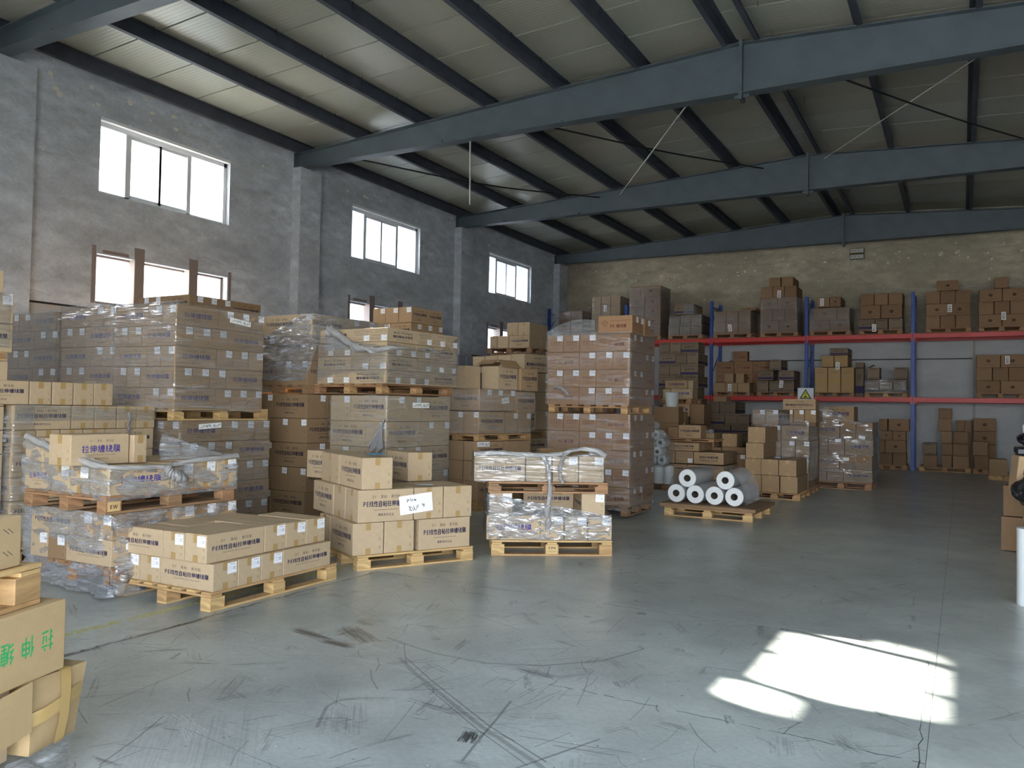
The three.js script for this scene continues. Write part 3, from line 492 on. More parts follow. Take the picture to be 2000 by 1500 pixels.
function tapeGeo(l, w, h) {
  const key = [l, w, h].map((v) => v.toFixed(3)).join();
  if (!tapeCache.has(key)) {
    const k = 0.0007, d = Math.min(0.065, h * 0.3), tw = 0.048, parts = [boxAt(-l / 2 - k, l / 2 + k, h, h + k, -tw / 2, tw / 2)];
    for (const s of [-1, 1]) { parts.push(boxAt(Math.min(s * l / 2, s * (l / 2 + k)), Math.max(s * l / 2, s * (l / 2 + k)), h - d, h + k, -tw / 2, tw / 2), boxAt(Math.min(s * l / 2, s * (l / 2 + k)), Math.max(s * l / 2, s * (l / 2 + k)), 0.002, d * 0.9, -tw / 2, tw / 2)); }
    tapeCache.set(key, merge(parts));
  }
  return tapeCache.get(key);
}
const stickerGeo = (() => { const g = new THREE.BoxGeometry(0.001, 1, 1); const n = g.attributes.normal, uv = g.attributes.uv; for (let i = 0; i < uv.count; i++) if (Math.abs(n.getX(i)) < 0.5) uv.setXY(i, 0.02, 0.02); return g; })();
const flapCache = new Map();
function flapGeo(l, w, h) {
  const key = [l, w, h].map((v) => v.toFixed(3)).join();
  if (!flapCache.has(key)) { const g = boxAt(-l / 2 + 0.004, l / 2 - 0.004, 0, 0.004, 0.0025, w / 2 - 0.004), uv = g.attributes.uv; for (let i = 0; i < uv.count; i++) uv.setXY(i, (10 + Math.abs(uv.getX(i)) * 600) / SHEET.w, 1 - (310 + Math.abs(uv.getY(i)) * 300) / SHEET.h); flapCache.set(key, g); }
  return flapCache.get(key);
}
const cq = rng(2024);
// o: l, w, h, print, tone, sticker (0..2 | 'low'), tape, flaps, flip (upside down), tilt
function carton(label, group, x, y, z, turn, o) {
  if (o.flaps) o = { ...o, h: o.h - cq() * 0.008 };
  const t = thing('carton', label, 'box', group, [x, y, z], turn + (o.exact ? 0 : (cq() - 0.5) * 0.016));
  const mats = kraft[o.print || 'adhesive'], mat = mats[(o.tone ?? Math.floor(cq() * mats.length)) % mats.length];
  const b = mesh('box_body', cartonGeo(o.l, o.w, o.h), mat, t);
  if (o.flip) { b.rotation.x = Math.PI; b.position.y = o.h; }
  if (o.tape) mesh('packing_tape', tapeGeo(o.l, o.w, o.h), M.tape, t);
  if (o.flaps) for (const s of [1, -1]) { const f = mesh('top_flap', flapGeo(o.l, o.w, o.h), mat, t, [0, o.h - 0.001, 0]); if (s < 0) f.rotation.y = Math.PI; }
  const sides = o.sticker === 2 ? [1, -1] : o.sticker ? [1] : [];
  for (const s of sides) {
    const sw = Math.min(0.085, o.w * 0.4), sh = Math.min(0.075, o.h * 0.4), m = mesh('sticker', stickerGeo, M.sticker, t, [s * (o.l / 2 + 0.001), o.low ? sh * 0.7 : o.h - sh * 0.62, -s * (o.w / 2 - sw * 0.62)]);
    m.scale.set(1, sh, sw); m.rotation.x = (cq() - 0.5) * 0.12;
  }
  if (o.tilt) t.rotation.set(o.tilt[0], t.rotation.y, o.tilt[1]);
  return t;
}
// ---------------------------------------------------------------- pallets
const palletProto = new Map();
function pallet(label, x, y, z, turn, W = 1.22, D = 1.0, o = {}) {     // W along local x (the runner side), D along local z; base at y
  const key = [W, D, o.wood ?? 0, o.h ?? 0.134, o.deck ?? 7].join();
  let t;
  if (palletProto.has(key)) { t = palletProto.get(key).clone(); t.name = numbered('pallet'); scene.add(t); } else {
    t = new THREE.Group(); t.name = numbered('pallet'); scene.add(t);
    const H = o.h ?? 0.134, q = rng(W * 100 + D * 10 + (o.wood ?? 0)), wd = () => M.wood[clamp((o.wood ?? 0) + (q() < 0.3 ? 1 : 0), 0, 3)], bt = 0.018, bh = H - 3 * bt - 0.002;
    for (const k of [0, 0.5, 1]) {
      const bw = 0.1, zc = -D / 2 + bw / 2 + k * (D - bw);
      mesh('base_board', box(W, bt, bw, 0.003, 1), wd(), t, [0, bt / 2, zc]);
      for (const m of [0, 0.5, 1]) mesh('block', box(0.13, bh, bw, 0.004, 2 + Math.round(m * 2)), wd(), t, [-W / 2 + 0.065 + m * (W - 0.13), bt + bh / 2, zc]);
    }
    for (const m of [0, 0.5, 1]) mesh('stringer_board', box(0.1, bt, D, 0.003, 3), wd(), t, [-W / 2 + 0.055 + m * (W - 0.11), bt + bh + bt / 2, 0]);
    const n = o.deck ?? 7, dw = 0.095; for (let k = 0; k < n; k++) mesh('deck_board', box(W, bt, dw, 0.003, 4 + (k % 3)), wd(), t, [0, H - bt / 2, -D / 2 + dw / 2 + (k / (n - 1)) * (D - dw)]);
    palletProto.set(key, t);
  }
  t.position.set(x, y, z); t.rotation.y = turn; tag(t, label, 'pallet', 'wooden pallets'); return t;
}
// ---------------------------------------------------------------- stretch film
// a sheet of film standing along a path in plan; bottom and top are functions of the run s (0..1) and of metres
function filmSheet(name, label, path, bottom, top, o = {}) {
  const c = new THREE.CatmullRomCurve3(path.map(([x, z]) => V(x, 0, z)), !!o.closed, 'catmullrom', o.tension ?? 0.04), L = c.getLength(), nu = Math.min(260, Math.max(24, Math.round(L / (o.step ?? 0.035)))), nv = o.nv ?? 34;
  const pos = [], uv = [], idx = [], sd = o.seed ?? 1, A = o.amp ?? 0.006;
  for (let i = 0; i <= nu; i++) {
    const s = i / nu, p = c.getPointAt(s), tg = c.getTangentAt(s), n = V(-tg.z, 0, tg.x).multiplyScalar(o.side ?? 1), b = bottom(s), t = top(s);
    for (let j = 0; j <= nv; j++) {
      const v = j / nv, y = b + (t - b) * v, m = s * L;
      let d = (o.off ?? 0) + A * (fbm(m * 2.2 + sd * 9, y * 16 + m * (o.slant ?? 1.2) + 20, 3) - 0.35) * 2 + A * 1.2 * (fbm(m * 9 + sd, y * 9 + 40, 2) - 0.4);
      if (o.mat === M.filmLoose || o.mat === M.filmCrumple) d += 0.9 * A * Math.pow(1 - Math.abs(2 * fbm(m * 7 + y * 5 + sd, y * 13 - m * 3 + 60, 2) - 1), 4);
      if (o.flare) d += o.flare(s, v);
      pos.push(p.x + n.x * d, y + (o.sway ? o.sway(s, v) : 0), p.z + n.z * d); uv.push(m, y);
    }
  }
  for (let i = 0; i < nu; i++) for (let j = 0; j < nv; j++) { const a = i * (nv + 1) + j, b2 = a + nv + 1; idx.push(a, b2, b2 + 1, a, b2 + 1, a + 1); }
  const g = new THREE.BufferGeometry(); g.setAttribute('position', new THREE.Float32BufferAttribute(pos, 3)); g.setAttribute('uv', new THREE.Float32BufferAttribute(uv, 2)); g.setIndex(idx); g.computeVertexNormals();
  return tag(mesh('stretch_film', g, o.mat ?? M.film), label, 'plastic film');
}
// a twisted rope of film through points
function filmRope(label, pts, r, o = {}) {
  const c = new THREE.CatmullRomCurve3(pts.map((p) => V(...p)), false, 'centripetal'), n = o.n ?? pts.length * 14, m = 14, F = c.computeFrenetFrames(n), pos = [], uv = [], idx = [];
  for (let i = 0; i <= n; i++) {
    const t = i / n, p = c.getPointAt(t), rr = (Array.isArray(r) ? r[0] + (r[1] - r[0]) * t : r) * (0.7 + 0.6 * fbm(t * n * 0.11, (o.seed ?? 1) * 7, 2));
    for (let k = 0; k <= m; k++) { const a = (k / m) * 6.2832 + t * (o.twist ?? 14), q = rr * (0.5 + 1.0 * vnoise((k % m) * 1.7, t * n * 0.09 + (o.seed ?? 1) * 13)); pos.push(p.x + (F.normals[i].x * Math.cos(a) + F.binormals[i].x * Math.sin(a)) * q, p.y + (F.normals[i].y * Math.cos(a) + F.binormals[i].y * Math.sin(a)) * q, p.z + (F.normals[i].z * Math.cos(a) + F.binormals[i].z * Math.sin(a)) * q); uv.push(k / m * 0.2, t * 1.4); }
  }
  for (let i = 0; i < n; i++) for (let k = 0; k < m; k++) { const a = i * (m + 1) + k, b = a + m + 1; idx.push(a, b, b + 1, a, b + 1, a + 1); }
  const g = new THREE.BufferGeometry(); g.setAttribute('position', new THREE.Float32BufferAttribute(pos, 3)); g.setAttribute('uv', new THREE.Float32BufferAttribute(uv, 2)); g.setIndex(idx); g.computeVertexNormals();
  return label ? tag(mesh('film_rope', g, M.filmTwist), label, 'plastic film') : g;
}
// ---------------------------------------------------------------- pinwheel stacks
const ORD = ['first', 'second', 'third', 'fourth', 'fifth', 'sixth', 'seventh', 'eighth', 'ninth', 'tenth', 'eleventh', 'twelfth'];
const down = (k) => (k === 0 ? 'top layer' : `${ORD[k]} layer down`);
// frame of a load: P the near corner, th the heading of its right side (degrees from +x towards -z)
function frame(P, th) {
  const t = (th * Math.PI) / 180, a = V(Math.cos(t), 0, -Math.sin(t)), b = V(Math.cos(t + Math.PI / 2), 0, -Math.sin(t + Math.PI / 2));
  return { a, b, t, at: (u, v) => [P[0] + a.x * u + b.x * v, P[1] + a.z * u + b.z * v] };
}
const heading = (d) => Math.atan2(-d.z, d.x);
// spec: at, th, y, layers 'PQ..' bottom first, l, w, h, nE, nF, print, name, o
function pinwheel(spec) {
  const F = frame(spec.at, spec.th), { l, w, h, nE, nF, name } = spec, N = spec.layers.length, G = 0.004;
  const right = F.b.clone().negate(), left = F.a.clone().negate();
  [...spec.layers].forEach((kind, k) => {
    const y = spec.y + k * h, fromTop = N - 1 - k, lay = spec.layerName ? spec.layerName(k, N) : down(fromTop), ju = (cq() - 0.5) * (spec.jit ?? 0.012), jv = (cq() - 0.5) * (spec.jit ?? 0.012);
    const put = (u0, u1, v0, v1, dir, where, extra = {}) => {
      const key = `${k}:${where}`; if (spec.skip && spec.skip.includes(key)) return;
      const [x, z] = F.at((u0 + u1) / 2 + ju, (v0 + v1) / 2 + jv), long = Math.abs(dir.dot(F.a)) > 0.5 ? u1 - u0 : v1 - v0, wide = Math.abs(dir.dot(F.a)) > 0.5 ? v1 - v0 : u1 - u0;
      carton(`${extra.printed ? 'printed-side' : extra.corner ? 'corner' : 'end-on'} carton, ${where}, ${lay} of ${name}`, spec.group, x, y, z, heading(dir), { l: long - G, w: wide - G, h: h - 0.003, print: spec.print, tone: spec.tone, sticker: spec.sticker ?? 1, tape: spec.tape, flaps: spec.flaps && k === N - 1, low: spec.low, flip: extra.flip ?? (spec.flipL && cq() < spec.flipL), ...spec.o });
    };
    if (kind === 'P') {
      for (let i = 0; i < nE; i++) put(i * w, (i + 1) * w, 0, l, right, i ? `right side ${ORD[i]}` : 'front edge', { corner: !i });
      put(nE * w, nE * w + l, 0, w, F.a, `right side ${ORD[nE]}`, { printed: true });
      for (let i = 0; i < nF; i++) put(0, l, l + i * w, l + (i + 1) * w, left, `left side ${ORD[i + 1]}`);
      if (spec.fill) { put(nE * w, nE * w + l, w, 2 * w, F.a, 'inner middle'); for (let i = 0; i < nE; i++) put(l + i * w, l + (i + 1) * w, nF * w, nF * w + l, F.b, `back ${ORD[i]}`); }
    } else {
      put(0, l, 0, w, left, 'front edge', { corner: true });
      for (let i = 1; i < nF; i++) put(0, l, i * w, (i + 1) * w, left, `left side ${ORD[i]}`);
      for (let i = 0; i < nE; i++) put(l + i * w, l + (i + 1) * w, 0, l, right, `right side ${ORD[i + 1]}`);
      put(0, w, nF * w, nF * w + l, F.b.clone().negate(), `left side ${ORD[nF]}`, { printed: true });
      if (spec.fill) { put(w, 2 * w, nF * w, nF * w + l, F.b, 'inner middle'); for (let i = 0; i < nF; i++) put(2 * w, 2 * w + l, l + i * w, l + (i + 1) * w, F.a, `back ${ORD[i]}`); }
    }
  });
  const LR = nE * w + l, LL = nF * w + l;
  if (spec.pallet !== false) { const [x, z] = F.at(LR / 2 + (spec.pu ?? 0), LL / 2 + (spec.pv ?? 0)); pallet(`wooden pallet under ${name}`, x, spec.y - (spec.ph ?? 0.134), z, F.t, spec.pw ?? Math.max(1.2, LR), spec.pd ?? Math.max(0.98, LL), { wood: spec.wood ?? 1, h: spec.ph ?? 0.134 }); }
  if (spec.film) {
    const e = 0.014, [f0, f1] = spec.film, r = 0.03;
    const pts = [[-e, LL + e], [-e, LL * 0.5], [-e, r], [-e * 0.4, -e * 0.4 + 0.004], [r, -e], [LR * 0.5, -e], [LR - r, -e], [LR + e, -e + r], [LR + e, LL * 0.4]].map(([u, v]) => F.at(u, v));
    filmSheet('stretch_film', `clear stretch film around ${name}`, pts, spec.filmBottom ?? (() => spec.y + f0), spec.filmTop ?? (() => spec.y + f1), { side: -1, seed: spec.seed ?? 3, ...spec.filmO });
  }
  return { F, LR, LL, top: spec.y + N * h };
}
// loads seen square-on: rows of [x0, x1] at one front plane. kind E = end out, L = long side out
function facing(name, group, z, rows, o = {}) {
  const H = rows.length;
  rows.forEach(([y0, y1, list], r) => list.forEach((c, i) => {
    const [x0, x1, kind, print, ex = {}] = c, wide = x1 - x0, lastCol = i === list.length - 1, deep = kind === 'L' ? (o.dl ?? 0.32) : (o.de ?? 0.52);
    const n = (lastCol && o.sideRows) ? o.sideRows : 1, zz = z - (ex.back ?? 0);
    for (let k = 0; k < n; k++) {
      const where = k ? `right flank ${ORD[k]} back` : list.length === 1 ? 'alone' : `${ORD[i]} from left`;
      carton(`carton ${where}, ${ORD[r]} row up of ${name}`, group, (x0 + x1) / 2, y0, zz - deep / 2 - k * (deep + 0.004), kind === 'L' ? 0 : -Math.PI / 2, { l: (kind === 'L' ? wide : deep) - 0.004, w: (kind === 'L' ? deep : wide) - 0.004, h: y1 - y0 - 0.003, print: print || o.print, tone: o.tone, sticker: kind === 'E' ? (o.sticker ?? 0) : 0, tape: o.tape, ...ex.o });
    }
  }));
}
// ---------------------------------------------------------------- the loads, from the front
const yawOf = (th) => (th * Math.PI) / 180;
// A: the low pallet in front
const gA = 'cartons on the low front pallet';
pinwheel({ name: 'low unwrapped front pallet', group: gA, at: [-4.555, -4.012], th: 90.5, y: 0.134, layers: 'P', l: 0.545, w: 0.226, h: 0.195, nE: 3, nF: 2, print: 'adhesive', tone: 0, sticker: 1, tape: true, fill: true, wood: 0, pw: 1.32, pd: 1.0, pu: 0.03, jit: 0, layerName: () => 'lower layer' });
pinwheel({ name: 'low unwrapped front pallet', group: gA, at: [-4.595, -3.985], th: 90.5, y: 0.329, layers: 'Q', l: 0.545, w: 0.226, h: 0.2, nE: 3, nF: 2, print: 'adhesive', tone: 0, sticker: 1, tape: true, fill: true, flaps: true, pallet: false, jit: 0, layerName: () => 'upper layer' });
// B: the turned pallet with the paper note
{
  const gB = 'cartons on the turned pallet with the note', P = [-4.621, -5.675], th = 61.8, F = frame(P, th), right = F.b.clone().negate(), left = F.a.clone().negate();
  const put = (label, u0, u1, v0, v1, y, h, dir, o = {}) => { const [x, z] = F.at((u0 + u1) / 2, (v0 + v1) / 2), al = Math.abs(dir.dot(F.a)) > 0.5; return carton(label + ' on the turned pallet with paper note', gB, x, y, z, heading(dir) + (o.spin || 0), { l: (al ? u1 - u0 : v1 - v0) - 0.004, w: (al ? v1 - v0 : u1 - u0) - 0.004, h: h - 0.003, print: 'adhesiveFull', tone: 0, tape: true, exact: true, ...o }); };
  pallet('pale new pallet under the turned load with paper note', ...(([x, z]) => [x, 0, z])(F.at(0.56, 0.42)), F.t, 1.17, 0.86, { wood: 0, h: 0.132 });
  put('near corner carton of bottom layer', -0.07, 0.226, 0, 0.54, 0.133, 0.284, right); put('middle end-on carton of bottom layer', 0.234, 0.532, 0.01, 0.55, 0.133, 0.284, right); put('far printed carton of bottom layer', 0.572, 1.113, 0, 0.3, 0.133, 0.284, F.a); put('rear left carton of bottom layer', -0.07, 0.46, 0.56, 0.83, 0.133, 0.284, left);
  put('printed middle-layer carton carrying the note', -0.026, 0.514, 0, 0.3, 0.417, 0.29, left); put('carton right of the note, middle layer', 0.52, 0.82, 0.0, 0.54, 0.417, 0.29, right, { flaps: true }); put('far right end-on carton of middle layer', 0.826, 1.128, 0.0, 0.54, 0.417, 0.29, right, { flaps: true }); put('second carton on left side of middle layer', -0.026, 0.514, 0.304, 0.59, 0.417, 0.29, left); put('overhanging printed carton at left of middle layer', -0.03, 0.27, 0.6, 1.14, 0.417, 0.29, F.b.clone().negate());
  put('front carton of top layer', 0.006, 0.302, 0, 0.54, 0.707, 0.285, right, { flaps: true }); put('carton tucked behind front carton, top layer', 0.02, 0.33, 0.56, 1.09, 0.707, 0.28, left, { spin: -0.04 }); put('single carton standing apart, top layer right', 0.73, 1.0, 0.58, 1.1, 0.707, 0.29, right, { flaps: true }); put('carton leaning out at left of top layer', 0.05, 0.33, 0.98 + 0.14, 1.5, 0.707, 0.28, right, { spin: 0.3 });
  // note, paper sheet, blue mask
  const n = mesh('paper_note', new THREE.PlaneGeometry(0.33, 0.17, 8, 4), M.notePaper, scene, undefined, 0); { const p = n.geometry.attributes.position; for (let i = 0; i < p.count; i++) p.setZ(i, 0.006 * Math.sin(p.getX(i) * 14) * Math.abs(p.getX(i)) * 4); n.geometry.computeVertexNormals(); }
  const [nx, nz] = F.at(0.535, -0.008); n.position.set(nx, 0.565, nz); n.rotation.set(0, F.t, 0.1, 'YXZ'); tag(n, 'white torn paper note with handwriting stuck across two cartons', 'note');
  const s = mesh('paper_sheet', new THREE.PlaneGeometry(0.22, 0.15, 8, 4), M.blank); { const p = s.geometry.attributes.position; for (let i = 0; i < p.count; i++) p.setZ(i, 0.03 * Math.pow(Math.max(0, -p.getX(i) / 0.11), 2)); s.geometry.computeVertexNormals(); }
  const [sx, sz] = F.at(0.68, 0.18); s.position.set(sx, 0.7135, sz); s.rotation.set(-Math.PI / 2, 0, F.t - 0.2, 'XYZ'); tag(s, 'loose white paper sheet curling on top of the middle-layer cartons', 'paper');
  const m = mesh('face_mask', new THREE.PlaneGeometry(0.17, 0.09, 18, 10), M.mask); { const p = m.geometry.attributes.position; for (let i = 0; i < p.count; i++) p.setZ(i, 0.014 + 0.03 * (fbm(p.getX(i) * 22 + 5, p.getY(i) * 22, 3) - 0.4)); m.geometry.computeVertexNormals(); }
  const [mx, mz] = F.at(0.16, 0.1); m.position.set(mx, 0.998, mz); m.rotation.set(-Math.PI / 2, 0, F.t + 0.3); tag(m, 'crumpled blue face mask lying on the front top carton', 'face mask');
}
// D: the pair of small wrapped loads
{
  const gD = 'cartons on the two stacked wrapped pallets', P = [-4.011, -7.024], th = 32.75, F = frame(P, th), right = F.b.clone().negate(), left = F.a.clone().negate();
  const put = (label, u0, u1, v0, v1, y, h, dir, o = {}) => { const [x, z] = F.at((u0 + u1) / 2, (v0 + v1) / 2), al = Math.abs(dir.dot(F.a)) > 0.5; return carton(label, gD, x, y, z, heading(dir), { l: (al ? u1 - u0 : v1 - v0) - 0.004, w: (al ? v1 - v0 : u1 - u0) - 0.004, h: h - 0.003, print: 'adhesive', tone: 0, exact: true, ...o }); };
  const pal = pallet('pallet stamped with letters under the small wrapped loads', ...(([x, z]) => [x, 0, z])(F.at(0.545, 0.46)), F.t, 1.2, 0.98, { wood: 0, h: 0.152, deck: 8 });
  tag(pal, null); mesh('block_stamp', new THREE.BoxGeometry(0.1, 0.085, 0.001), M.stampCode, pal, [0.0, 0.062, 0.4905]);
  const D = 'of lower small wrapped load', U = 'of upper small wrapped load';
  put('printed carton, left of bottom row ' + D, -0.105, 0.427, 0, 0.24, 0.153, 0.236, F.a, { print: 'blue' }); put('end-on carton, second of bottom row ' + D, 0.432, 0.662, 0, 0.53, 0.153, 0.236, right, { sticker: 1 }); put('end-on carton, third of bottom row ' + D, 0.672, 0.9, 0, 0.53, 0.153, 0.236, right, { sticker: 1, tape: true }); put('end-on carton, right end of bottom row ' + D, 0.906, 1.146, 0, 0.53, 0.153, 0.236, right, { sticker: 1 });
  put('back carton, left of bottom row ' + D, -0.105, 0.427, 0.25, 0.48, 0.153, 0.236, F.a); put('back carton, middle of bottom row ' + D, -0.1, 0.43, 0.5, 0.74, 0.153, 0.236, F.a); put('back carton, right of bottom row ' + D, 0.5, 1.04, 0.56, 0.8, 0.153, 0.236, F.a);
  put('lone left carton of second row ' + D, -0.08, 0.152, 0.02, 0.55, 0.389, 0.226, right, { sticker: 1 }); put('lone right carton of second row ' + D, 0.838, 1.078, 0.02, 0.55, 0.389, 0.226, right, { sticker: 1 }); put('dark carton at the back of second row ' + D, 0.3, 0.84, 0.56, 0.8, 0.389, 0.226, F.a);
  pallet('worn pallet lifting the upper small wrapped load', ...(([x, z]) => [x, 0.615, z])(F.at(0.5, 0.45)), F.t, 1.19, 0.96, { wood: 2, h: 0.108 });
  put('printed carton, left ' + U, -0.236, 0.27, 0, 0.25, 0.723, 0.26, F.a, { print: 'adhesive' }); put('end-on carton, second ' + U, 0.275, 0.535, 0, 0.53, 0.723, 0.26, right, { sticker: 1 }); put('end-on carton, third ' + U, 0.54, 0.8, 0, 0.53, 0.723, 0.26, right, { sticker: 1 }); put('end-on carton, right end ' + U, 0.804, 1.06, 0, 0.53, 0.723, 0.26, right, { sticker: 1 });
  put('back carton, left ' + U, -0.236, 0.27, 0.26, 0.51, 0.723, 0.25, F.a); put('back carton, middle ' + U, -0.236, 0.3, 0.53, 0.78, 0.723, 0.25, F.a); const op = put('open-flapped carton at the back ' + U, 0.45, 0.98, 0.56, 0.82, 0.723, 0.24, F.a);
  for (const [s, k] of [[1, 0.5], [-1, -0.4]]) { const f = mesh('open_flap', box(0.5, 0.004, 0.13), kraft.plain[1], op, [0, 0.265, s * 0.13 + s * 0.05]); f.rotation.x = s * k * -1; }
  const ring = (u0, u1, v1) => [[u0, v1], [u0, 0.3], [u0, 0.03], [u0 + 0.03, -0.014], [(u0 + u1) / 2, -0.014], [u1 - 0.03, -0.014], [u1, 0.03], [u1, 0.3], [u1, v1]].map(([u, v]) => F.at(u, v));
  filmSheet('f', 'creased clear film around the upper small wrapped load', ring(-0.25, 1.075, 0.8), () => 0.715, (s) => 1.0 + 0.015 * Math.sin(s * 40), { side: -1, amp: 0.012, seed: 4, nv: 40, mat: M.film });
  filmSheet('f2', 'clear film around the lower small wrapped load, sagging between two cartons', ring(-0.12, 1.16, 0.8), () => 0.15, (s) => { const k = clamp((s - 0.3) / 0.4); return 0.6 - 0.2 * k; }, { side: -1, amp: 0.014, seed: 6, nv: 50, step: 0.02, slant: 3, mat: M.filmCrumple });
  const at = (u, v, y) => { const [x, z] = F.at(u, v); return [x, y, z]; };
  filmRope('twisted strip of film tying the two small wrapped loads', [at(0.43, -0.03, 0.985), at(0.47, -0.04, 0.93), at(0.5, -0.05, 0.8), at(0.51, -0.06, 0.66), at(0.5, -0.06, 0.52), at(0.485, -0.05, 0.42), at(0.5, -0.04, 0.38), at(0.5, -0.03, 0.25)], 0.022, { seed: 2 });
  filmRope('loose film tail hanging on the upper small wrapped load', [at(0.66, -0.02, 1.01), at(0.62, -0.04, 0.9), at(0.61, -0.05, 0.8), at(0.64, -0.05, 0.715)], 0.017, { seed: 5 });
  filmRope('crumpled film edge along the top of the small wrapped load', [at(-0.24, 0.0, 0.99), at(-0.05, -0.005, 1.0), at(0.2, -0.005, 0.995), at(0.4, -0.02, 0.985), at(0.6, -0.01, 1.0), at(0.75, 0.05, 1.035), at(0.9, 0.06, 1.05), at(1.0, 0.03, 1.03), at(1.07, 0.0, 0.98)], 0.022, { seed: 9, n: 120 });
}
// C: opened load over a film-shrouded one
{
  const gC = 'cartons of the opened load with film rope', P = [-5.356, -3.758], th = 91, F = frame(P, th), right = F.b.clone().negate(), left = F.a.clone().negate(), nm = 'opened load with blue lettering';
  const put = (label, u0, u1, v0, v1, y, h, dir, o = {}) => { const [x, z] = F.at((u0 + u1) / 2, (v0 + v1) / 2), al = Math.abs(dir.dot(F.a)) > 0.5; return carton(label + ' of ' + nm, gC, x, y, z, heading(dir), { l: (al ? u1 - u0 : v1 - v0) - 0.004, w: (al ? v1 - v0 : u1 - u0) - 0.004, h: h - 0.003, print: 'blue', tone: 0, exact: true, tape: true, ...o }); };
  put('printed corner carton, lower row', 0, 0.53, 0, 0.22, 0.768, 0.205, left); put('end-on carton, second on right, lower row', 0.535, 0.755, 0, 0.53, 0.768, 0.21, right, { sticker: 1 }); put('end-on carton, third on right, lower row', 0.76, 0.98, 0, 0.53, 0.768, 0.215, right, { sticker: 1 }); put('end-on carton, fourth on right, lower row', 0.985, 1.2, 0, 0.53, 0.768, 0.22, right, { sticker: 1 });
  put('end-on carton, second on left, lower row', 0, 0.53, 0.224, 0.444, 0.768, 0.205, left, { sticker: 1 }); put('end-on carton, third on left, lower row', 0, 0.53, 0.448, 0.668, 0.768, 0.205, left, { sticker: 1 }); put('printed carton, far left of lower row', 0, 0.22, 0.672, 1.0, 0.768, 0.205, F.b); put('end-on carton, inner lower row', 0.55, 1.2, 0.56, 0.98, 0.768, 0.205, left);
  const top = put('yellowish printed carton lying on top', -0.11, 0.37, 0.28, 0.54, 0.975, 0.23, left, { sticker: 0, flaps: true }); put('end-on carton at far left of top', 0.0, 0.5, 0.78, 1.0, 0.975, 0.19, left, { print: 'plain' }); put('second end-on carton at left of top', 0.0, 0.5, 0.55, 0.77, 0.975, 0.19, left, { print: 'plain' }); put('carton behind the yellowish top carton', 0.38, 0.5, 0.24, 0.56, 0.975, 0.22, F.b, { print: 'plain' });
  const pal = pallet('reddish block pallet under opened load with blue lettering', ...(([x, z]) => [x, 0.636, z])(F.at(0.58, 0.48)), F.t, 1.2, 0.96, { wood: 2, h: 0.132 });
  mesh('block_stamp', new THREE.BoxGeometry(0.1, 0.07, 0.001), M.stampLetters, pal, [-0.535, 0.056, 0.4805]);
  const pts = (e) => [[-e, 1.02], [-e, 0.5], [-e, 0.04], [0.0, -e], [0.3, -e], [0.8, -e], [1.2, -e]].map(([u, v]) => F.at(u, v));
  filmSheet('f', 'wrinkled clear film hanging around the opened load', pts(0.016), () => 0.73, (s) => (s < 0.45 ? 1.17 - 0.42 * Math.max(0, s - 0.06) : Math.max(0.94, 0.985 - 0.1 * (s - 0.45))), { side: -1, amp: 0.018, seed: 12, nv: 50, slant: 5, step: 0.022, mat: M.filmCrumple });
  const at = (u, v, y) => { const [x, z] = F.at(u, v); return [x, y, z]; };
  filmRope('thick film rope sagging along the front of the opened load', [at(-0.02, 0.95, 1.165), at(-0.03, 0.6, 1.09), at(-0.03, 0.25, 1.01), at(-0.01, 0.0, 0.98), at(0.2, -0.03, 0.965), at(0.45, -0.03, 0.96), at(0.7, -0.02, 0.985), at(1.0, -0.01, 1.0), at(1.22, 0.02, 1.0)], 0.021, { seed: 3, n: 150 });
  filmRope('clump of knotted film on the front of the opened load', [at(0.46, -0.03, 0.96), at(0.5, -0.045, 0.9), at(0.56, -0.05, 0.87), at(0.62, -0.04, 0.85), at(0.6, -0.035, 0.8)], 0.035, { seed: 7 });
  filmSheet('f3', 'silvery tail of film draped behind the opened load', [at(0.6, 0.2, 0), at(0.9, 0.12, 0), at(1.2, 0.08, 0)].map(([x, , z]) => [x, z]), (s) => 0.99, (s) => 1.2 - 0.2 * s, { side: -1, amp: 0.03, seed: 15, mat: M.filmCrumple });
  // the shrouded load below
  const lo = 'film-shrouded load below opened load';
  pinwheel({ name: lo, group: 'cartons of the film-shrouded load', at: [-5.42, -3.84], th: 91, y: 0.24, layers: 'PQ', l: 0.53, w: 0.22, h: 0.195, nE: 3, nF: 2, print: 'adhesive', sticker: 1, pallet: false, jit: 0 });
  pallet('pallet hidden inside the film-shrouded load', -5.9, 0.1, -4.44, Math.PI / 2, 1.18, 0.96, { wood: 2, h: 0.134 });
  const ring = [[-0.0, 1.12], [-0.02, 0.8], [-0.02, 0.4], [-0.02, 0.05], [0.0, -0.01], [0.06, -0.03], [0.4, -0.02], [0.85, -0.01], [1.2, 0.0]].map(([u, v]) => F.at(u + 0.06, v + 0.04));
  filmSheet('f4', 'big crumpled shroud of clear film reaching to the floor', ring, (s) => 0.015, (s) => 0.635, { side: -1, amp: 0.036, seed: 21, nv: 70, step: 0.016, slant: 3, mat: M.filmCrumple, flare: (s, v) => 0.09 * Math.pow(1 - v, 1.4) * (0.6 + 0.5 * Math.sin(s * 9)) + 0.05 * (fbm(s * 14, v * 5, 3) - 0.5) + (Math.abs(s - 0.47) < 0.08 ? 0.05 * (1 - Math.abs(s - 0.47) / 0.08) * Math.sin(v * 3.1) : 0) });
